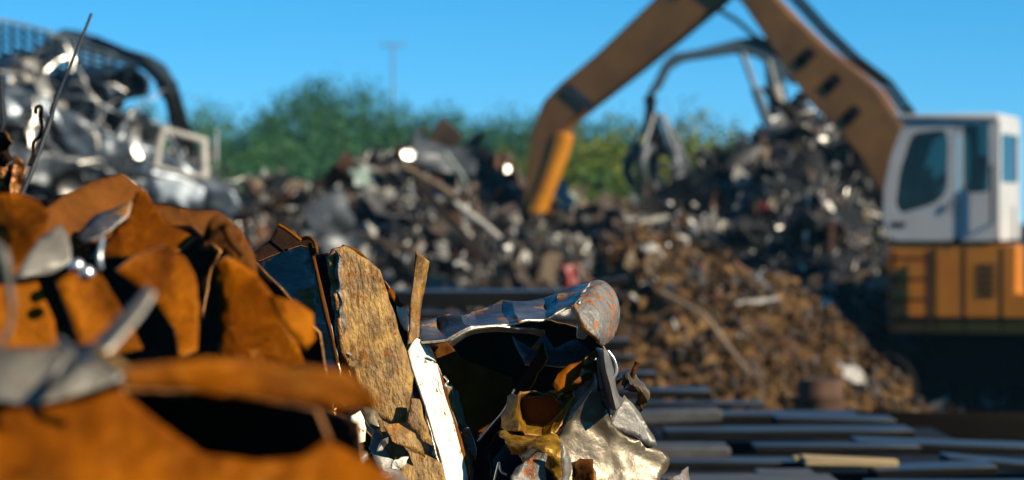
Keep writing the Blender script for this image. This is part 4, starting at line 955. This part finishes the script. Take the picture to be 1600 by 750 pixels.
S('scrap_sheet', [(798, 745), (812, 728), (842, 706), (856, 704), (850, 730), (856, 760), (850, 800), (800, 800)], 5.75, .2, .7, M['curl'], 'rust crusted torn sheet at the bottom below the golden lobe', res=7, dent=.03, dsc=16, crump=.02)
S('scrap_sheet', [(812, 712), (828, 700), (838, 704), (830, 714), (818, 724)], 5.76, .4, .5, M['black'], 'small black lump on the rust crusted sheet', res=5, crump=.02)
S('scrap_sheet', [(812, 621), (860, 617), (880, 632), (866, 660), (858, 672), (816, 674)], 5.99, -.7, -.2, M['rust_dark'], 'dark brown face set in the golden folded sheet', 'sheet metal', res=7, dent=.008)
# silver curved sheet, flap and folds on the right
curvs = S('curved_sheet', [(868, 692), (882, 668), (905, 638), (928, 606), (940, 618), (948, 640), (955, 662), (975, 680), (1005, 690), (1030, 704), (1046, 716), (1042, 735), (1030, 752), (1042, 800), (1040, 860), (880, 860), (872, 720)], 5.93, .42, .34, M['silver'],
     'large curved bare steel sheet at the bottom right of the scrap', 'sheet metal', res=9, dent=.012, dsc=6, bx=.12, by=-.42, folds=[(935, 610, 985, 760, -.006, 18), (960, 690, 1040, 740, .005, 16)], sharp=40, fine=.001)
loft('bent_rim', [[(870, 678, 5.95), (864, 668, 5.97)], [(890, 655, 5.93), (884, 648, 5.95)], [(912, 630, 5.93), (906, 622, 5.95)], [(930, 606, 5.95), (926, 596, 5.97)], [(932, 590, 5.96), (930, 582, 5.98)]], M['grey'], parent=curvs, nu=24, nv=5, thick=.006, dent=.006)
loft('bent_rim', [[(866, 660, 6.0), (860, 664, 5.96)], [(886, 640, 6.0), (880, 640, 5.96)], [(906, 618, 6.02), (902, 616, 5.97)], [(916, 600, 6.03), (910, 600, 5.98)]], M['black'], parent=curvs, nu=18, nv=5, thick=.006, dent=.006)
S('scrap_flap', [(953, 660), (962, 640), (975, 618), (990, 634), (1004, 656), (1022, 684), (1026, 696), (1016, 698), (996, 684), (975, 676), (960, 670)], 5.965, .42, .3, M['grey'], 'light grey scratched flap above the curved sheet', res=7, dent=.012, dsc=12, thick=.006)
loft('folded_strip', [[(934, 545, 6.02), (942, 546, 5.93), (950, 548, 6.0)], [(935, 580, 6.02), (948, 580, 5.9), (956, 580, 6.0)], [(940, 606, 6.02), (955, 612, 5.88), (966, 615, 5.98)], [(950, 636, 6.0), (962, 640, 5.88), (978, 626, 5.96)]], M['grey'], 'upright folded grey strip below the curled end', 'metal strip', nu=24, nv=9, thick=.005, dent=.005)
S('scrap_sheet', [(940, 606), (952, 640), (956, 664), (975, 680), (1016, 702), (1010, 712), (970, 700), (944, 670), (936, 632)], 6.08, -.9, .3, M['black'], 'black sheet standing for shade under the light grey flap', res=9)  # shade under the flap painted as a black sheet
crs = loft('crumpled_scrap', [
    [(958, 598, 6.08), (968, 592, 6.0), (976, 604, 6.05)],
    [(968, 590, 6.08), (980, 586, 5.97), (990, 606, 6.02)],
    [(984, 584, 6.1), (994, 598, 5.98), (996, 624, 6.02)],
    [(996, 594, 6.1), (1004, 612, 6.0), (1000, 634, 6.04)],
    [(1004, 606, 6.12), (1012, 618, 6.03), (1004, 640, 6.08)]], M['silver'], 'small crumpled piece with a spike right of the folded strip', 'scrap metal', nu=20, nv=10, thick=.006, dent=.016, dsc=34)
wire('bent_spike', [(986, 592, 6.0), (990, 580, 5.99), (993, 572, 5.99), (996, 566, 5.99)], [.007, .005, .004, .006], M['rust_dark'], parent=crs)
wire('torn_wire', [(950, 548, 5.97), (960, 562, 5.97), (964, 580, 5.97), (958, 594, 5.97)], .003, M['brightwire'], 'thin bright wire beside the upright folded strip', 'wire')
S('scrap_chunk', [(894, 724), (906, 718), (926, 720), (930, 740), (928, 790), (896, 790)], 5.68, .3, .3, M['rust_dark'], 'rust brown chunk at the bottom edge before the curved sheet', res=7, dent=.03, dsc=16, thick=.02)
S('scrap_flap', [(876, 690), (884, 700), (892, 725), (888, 770), (874, 780), (880, 740)], 5.74, .7, .1, M['grey'], 'narrow grey flap left of the rust brown chunk', res=7)
loft('torn_curl', [[(1036, 748, 6.0), (1030, 770, 5.95)], [(1050, 744, 5.97), (1048, 770, 5.93)], [(1064, 738, 6.0), (1066, 765, 5.96)], [(1074, 730, 6.06), (1078, 760, 6.04)]], M['curl'], 'torn rusty curl at the bottom right end of the scrap', 'scrap metal', nu=16, nv=8, thick=.005, dent=.008, dsc=24)
# small torn shards stuck in the gaps
rng = random.Random(71)
for (x0_, x1_, y0_, y1_, d_, n_, mts, lb) in ((520, 600, 585, 650, 5.86, 6, ('tan', 'foil', 'grey', 'silver'), 'small torn shard between orange wedge and tan panel'),
        (560, 690, 690, 760, 5.70, 6, ('tan', 'white', 'grey', 'rust_dark'), 'small torn shard at the bottom under the tan sheets'),
        (860, 960, 575, 640, 5.97, 5, ('curl', 'tan', 'rust_dark'), 'small rusty flake around the orange tab')):
    for i in range(n_):
        cx_, cy_ = rng.uniform(x0_, x1_), rng.uniform(y0_, y1_); a0 = rng.uniform(0, 6.28); ln_ = rng.uniform(9, 24); wd_ = ln_ * rng.uniform(.25, .6)
        pg_ = []
        for t in range(6):
            a = t / 6 * 6.28; r_ = rng.uniform(.6, 1.15); u, v = math.cos(a) * ln_ * r_, math.sin(a) * wd_ * r_
            pg_.append((cx_ + u * math.cos(a0) - v * math.sin(a0), cy_ + u * math.sin(a0) + v * math.cos(a0)))
        S('scrap_shard', pg_, d_ + rng.uniform(-.02, .02), rng.uniform(-.3, 1), rng.uniform(-.2, .8), M[rng.choice(mts)], lb, 'metal shard', lb.replace('small ', ''), res=5, dent=.02, dsc=22, crump=.015, thick=.004)
# lower scrap that carries all this, mostly below the frame
S('scrap_sheet', [(520, 760), (760, 740), (900, 770), (1060, 780), (1080, 1250), (480, 1250)], 6.1, -.2, .5, M['rust_dark'], 'brown crushed bale face below the scrap in focus', res=40, dent=.06, dsc=4)

# ------------------------------------------------------------------ blurred rusty scrap in front, left
GR_ = [
    ([(-60, 642), (60, 640), (120, 630), (186, 610), (250, 664), (318, 712), (400, 722), (470, 716), (510, 688), (570, 720), (650, 770), (700, 900), (-60, 900)], 2.55, .25, .75, 'rust_mid', 'big orange rusted plate filling the bottom left corner', .02),
    ([(196, 574), (330, 560), (420, 568), (540, 578), (602, 634), (540, 642), (440, 628), (330, 615), (260, 606), (186, 604)], 2.42, .15, .25, 'rust_mid', 'orange wedge shaped plate pointing right at the tan panel', .012),
    ([(180, 608), (330, 612), (450, 632), (496, 640), (516, 690), (480, 740), (300, 760), (200, 680)], 2.75, -1.1, -.5, 'rust_black', 'dark underside below the orange wedge plate', .01),  # shadow between wedge and big plate, painted as a dark sheet
    ([(-40, 546), (60, 546), (150, 538), (186, 572), (192, 592), (150, 606), (100, 622), (50, 632), (-40, 622)], 2.62, .1, .9, 'grey', 'grey bent sheet at the left edge above the big plate', .02),
    ([(-40, 612), (60, 618), (190, 590), (200, 640), (100, 660), (-40, 660)], 2.72, -1.0, -.3, 'rust_black', 'dark gap sheet under the grey bent sheet', .01),  # its near-black colour stands for the shade in this gap
    ([(-60, 306), (30, 302), (62, 316), (78, 336), (64, 396), (36, 430), (-60, 446)], 3.1, .3, .5, 'rust', 'orange plate at the left edge under the twisted foil', .02),
    ([(24, 436), (36, 410), (62, 372), (96, 352), (108, 372), (112, 408), (84, 426)], 3.0, .3, .7, 'grey', 'light grey bent tab between two orange plates at left', .02),
    ([(-40, 446), (22, 446), (58, 440), (84, 500), (92, 540), (60, 548), (-40, 550)], 2.9, .35, .35, 'rust', 'orange panel above the grey bent sheet', .015),
    ([(86, 440), (130, 414), (156, 428), (184, 472), (204, 506), (222, 545), (170, 556), (124, 545), (106, 490)], 2.95, .4, .45, 'rust', 'amber panel left of the grey twisted strip', .015),
    ([(180, 422), (214, 398), (256, 384), (288, 402), (304, 432), (312, 480), (308, 548), (280, 560), (272, 515), (238, 466)], 3.1, .35, .4, 'rust', 'orange panel in the middle of the rusty heap', .02),
    ([(334, 412), (356, 400), (396, 424), (430, 466), (456, 512), (476, 568), (400, 585), (336, 580), (344, 520), (342, 470)], 3.3, .25, .25, 'rust_mid', 'darker orange panel at the right of the rusty heap', .02),
    ([(418, 462), (460, 470), (488, 490), (492, 530), (478, 548), (452, 520), (430, 488)], 3.2, .45, .3, 'rust', 'small orange lobe at the right end of the rusty heap', .02),
    ([(50, 340), (110, 300), (150, 282), (190, 272), (226, 300), (214, 330), (170, 372), (112, 388), (66, 380)], 3.6, .2, .55, 'rust_dark', 'brown ridge plate at the top of the rusty heap', .03),
    ([(120, 368), (150, 336), (206, 316), (200, 338), (170, 362), (132, 380)], 3.45, -.2, .9, 'bluesteel', 'dark grey strip lying on the brown ridge plate', .01),
    ([(140, 404), (190, 350), (214, 300), (228, 298), (244, 326), (262, 350), (306, 372), (282, 392), (220, 400)], 3.5, .35, .4, 'rust_mid', 'orange brown plate right of the brown ridge plate', .03),
    ([(226, 318), (260, 322), (300, 330), (340, 330), (364, 350), (352, 384), (320, 392), (296, 372), (262, 356)], 3.9, .1, .5, 'rust_dark', 'brown bent plate behind the dark cavity', .03),
    ([(312, 388), (334, 360), (356, 348), (378, 362), (398, 400), (404, 440), (380, 420), (350, 396)], 3.7, .3, .4, 'rust_dark', 'brown curled plate at the right shoulder of the rusty heap', .03),
    ([(-60, 330), (80, 320), (180, 300), (260, 330), (360, 370), (440, 450), (500, 520), (520, 640), (400, 700), (-60, 720)], 4.3, -.9, -.2, 'rust_black', 'charred sheet deep inside the rusty heap', .04),  # black backing, added so gaps between the plates read as shade
    ([(236, 352), (300, 352), (346, 392), (330, 420), (316, 500), (280, 470), (250, 420), (232, 384)], 3.75, -1.0, .2, 'rust_black', 'black cavity wall in the rusty heap', .02),  # shade of the cavity painted as a black sheet
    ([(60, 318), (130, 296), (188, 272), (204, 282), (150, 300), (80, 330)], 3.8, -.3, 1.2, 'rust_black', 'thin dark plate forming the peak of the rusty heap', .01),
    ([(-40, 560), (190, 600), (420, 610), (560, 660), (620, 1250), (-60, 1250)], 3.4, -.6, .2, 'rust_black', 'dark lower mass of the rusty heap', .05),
]
def creases(pg_, d, lb):
    r = random.Random(lb); xs_ = [p[0] for p in pg_]; ys_ = [p[1] for p in pg_]; res = []
    for _ in range(0 if lb.startswith('big orange') or 'grey' in lb else 2 if 'wedge' in lb else 5):
        a = r.uniform(0, math.pi); x, y = r.uniform(min(xs_), max(xs_)), r.uniform(min(ys_), min(760, max(ys_)))
        res.append((x, y, x + 100 * math.cos(a), y + 100 * math.sin(a), r.choice((-1, 1)) * r.uniform(.012, .035) * d / 3, -r.uniform(50, 110)))
    return res
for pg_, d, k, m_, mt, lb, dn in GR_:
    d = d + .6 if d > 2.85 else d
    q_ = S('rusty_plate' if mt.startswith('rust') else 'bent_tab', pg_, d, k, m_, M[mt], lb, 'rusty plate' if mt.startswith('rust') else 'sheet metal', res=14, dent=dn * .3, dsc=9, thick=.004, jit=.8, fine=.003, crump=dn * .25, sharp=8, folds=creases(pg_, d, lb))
    if lb.startswith('brown curled plate'): shoulder = q_
loft('twisted_strip', [[(120, 560, 2.56), (140, 572, 2.54)], [(148, 530, 2.58), (168, 548, 2.54)], [(180, 498, 2.6), (198, 512, 2.57)], [(212, 468, 2.62), (226, 482, 2.6)], [(228, 446, 2.64), (242, 458, 2.62)]], M['grey'], 'grey twisted strip rising from the grey bent sheet', 'metal strip', nu=24, nv=5, thick=.004, dent=.004)
wire('bent_wire', [(70, 616, 2.5), (82, 590, 2.49), (98, 566, 2.5), (112, 552, 2.52), (92, 532, 2.55)], .004, M['grey'], 'pale looped wire below the grey twisted strip', 'wire')
wire('bent_wire', [(150, 548, 2.52), (172, 562, 2.5), (192, 576, 2.5), (206, 582, 2.5)], .005, M['tan'], 'short tan wire right of the looped wire', 'wire')
wire('bent_wire', [(-14, 376, 2.7), (4, 400, 2.68), (14, 450, 2.68), (18, 490, 2.68), (10, 524, 2.68), (-8, 546, 2.68)], [.003, .007, .004, .0025, .003, .0025], M['grey'], 'pale hooked strip at the left edge', 'wire')
wire('bent_wire', [(160, 372, 3.5), (156, 400, 3.48), (158, 420, 3.48)], .003, M['brightwire'], 'short bright pin on the amber panel', 'wire')
for px, py, d, lb in ((138, 425, 3.48, 'bright bolt head on the amber panel'), (122, 414, 3.5, 'duller bolt head beside the bright one')):
    o = link('bolt', lathe('bolt', [(0, .006), (.005, .005), (.008, .002), (.008, -.01), (0, -.01)], 12), M['brightwire'], None, P(px, py, d - .015), (R(60), 0, R(40)))
    tag(o, lb, 'bolt')
# tube ring, foil, rod
wire('bent_rim', [(322, 372, 4.1), (332, 352, 4.08), (344, 344, 4.1), (352, 356, 4.12), (362, 378, 4.1), (380, 400, 4.1)], [.006, .008, .01, .008, .006, .006], M['rust_dark'], parent=shoulder)
wire('steel_rod', [(30, 312, 4.7), (52, 262, 4.75), (78, 190, 4.8), (82, 172, 4.82), (100, 125, 4.88), (122, 75, 4.95), (143, 22, 5.0)], [.0048, .0046, .0042, .0052, .003, .0028, .0025], M['rod'], 'thin dark steel rod standing up against the sky', 'rod', n=10)
wire('bent_wire', [(56, 178, 4.85), (56, 170, 4.85), (60, 166, 4.85), (65, 169, 4.85), (64, 182, 4.84), (66, 200, 4.82), (62, 214, 4.8), (54, 222, 4.79), (52, 240, 4.77), (46, 258, 4.75)], .0035, M['rust_black'], 'hooked dark wire twisted beside the steel rod', 'wire')
wire('bent_wire', [(2, 120, 4.6), (3, 160, 4.6), (5, 190, 4.6), (2, 205, 4.6), (0, 230, 4.6)], .004, M['rod'], 'dark wire standing at the left edge', 'wire')
for i, (pg_, mt, k, m_, lb) in enumerate([
    ([(-12, 206), (8, 204), (20, 222), (14, 232), (22, 250), (8, 262), (-14, 256)], 'rust_black', -.6, .3, 'black torn foil at the top of the twisted foil bunch'),
    ([(-14, 250), (6, 236), (14, 256), (10, 290), (18, 312), (-14, 316)], 'foil', .3, .4, 'orange foil strip at the left edge'),
    ([(22, 244), (34, 250), (42, 262), (36, 280), (30, 305), (14, 310), (18, 280)], 'foil', .5, .2, 'glossy orange foil curl beside the steel rod'),
    ([(8, 262), (22, 256), (24, 290), (16, 312), (6, 300)], 'rust_black', -.5, .1, 'dark foil crease between the orange foil strips')]):
    S('torn_foil', pg_, 4.5 + .05 * (i % 2), k, m_, M[mt], lb, 'foil', res=6, dent=.03, dsc=22, crump=.03, thick=.002)

# ------------------------------------------------------------------ labels shared by look-alike pieces: say their order from the left
same = {}
for o in bpy.data.objects:
    if o.parent is None and o.get('label') and o.get('group'): same.setdefault(o['label'], []).append(o)
ORD = ['leftmost', 'second from the left', 'third from the left', 'fourth from the left', 'fifth from the left', 'sixth from the left']
for lb, os_ in same.items():
    if 1 < len(os_) <= 6:
        os_.sort(key=lambda o: o.location.x / o.location.y)
        for i, o in enumerate(os_): o['label'] = lb + ', ' + ('rightmost' if i == len(os_) - 1 else ORD[i])
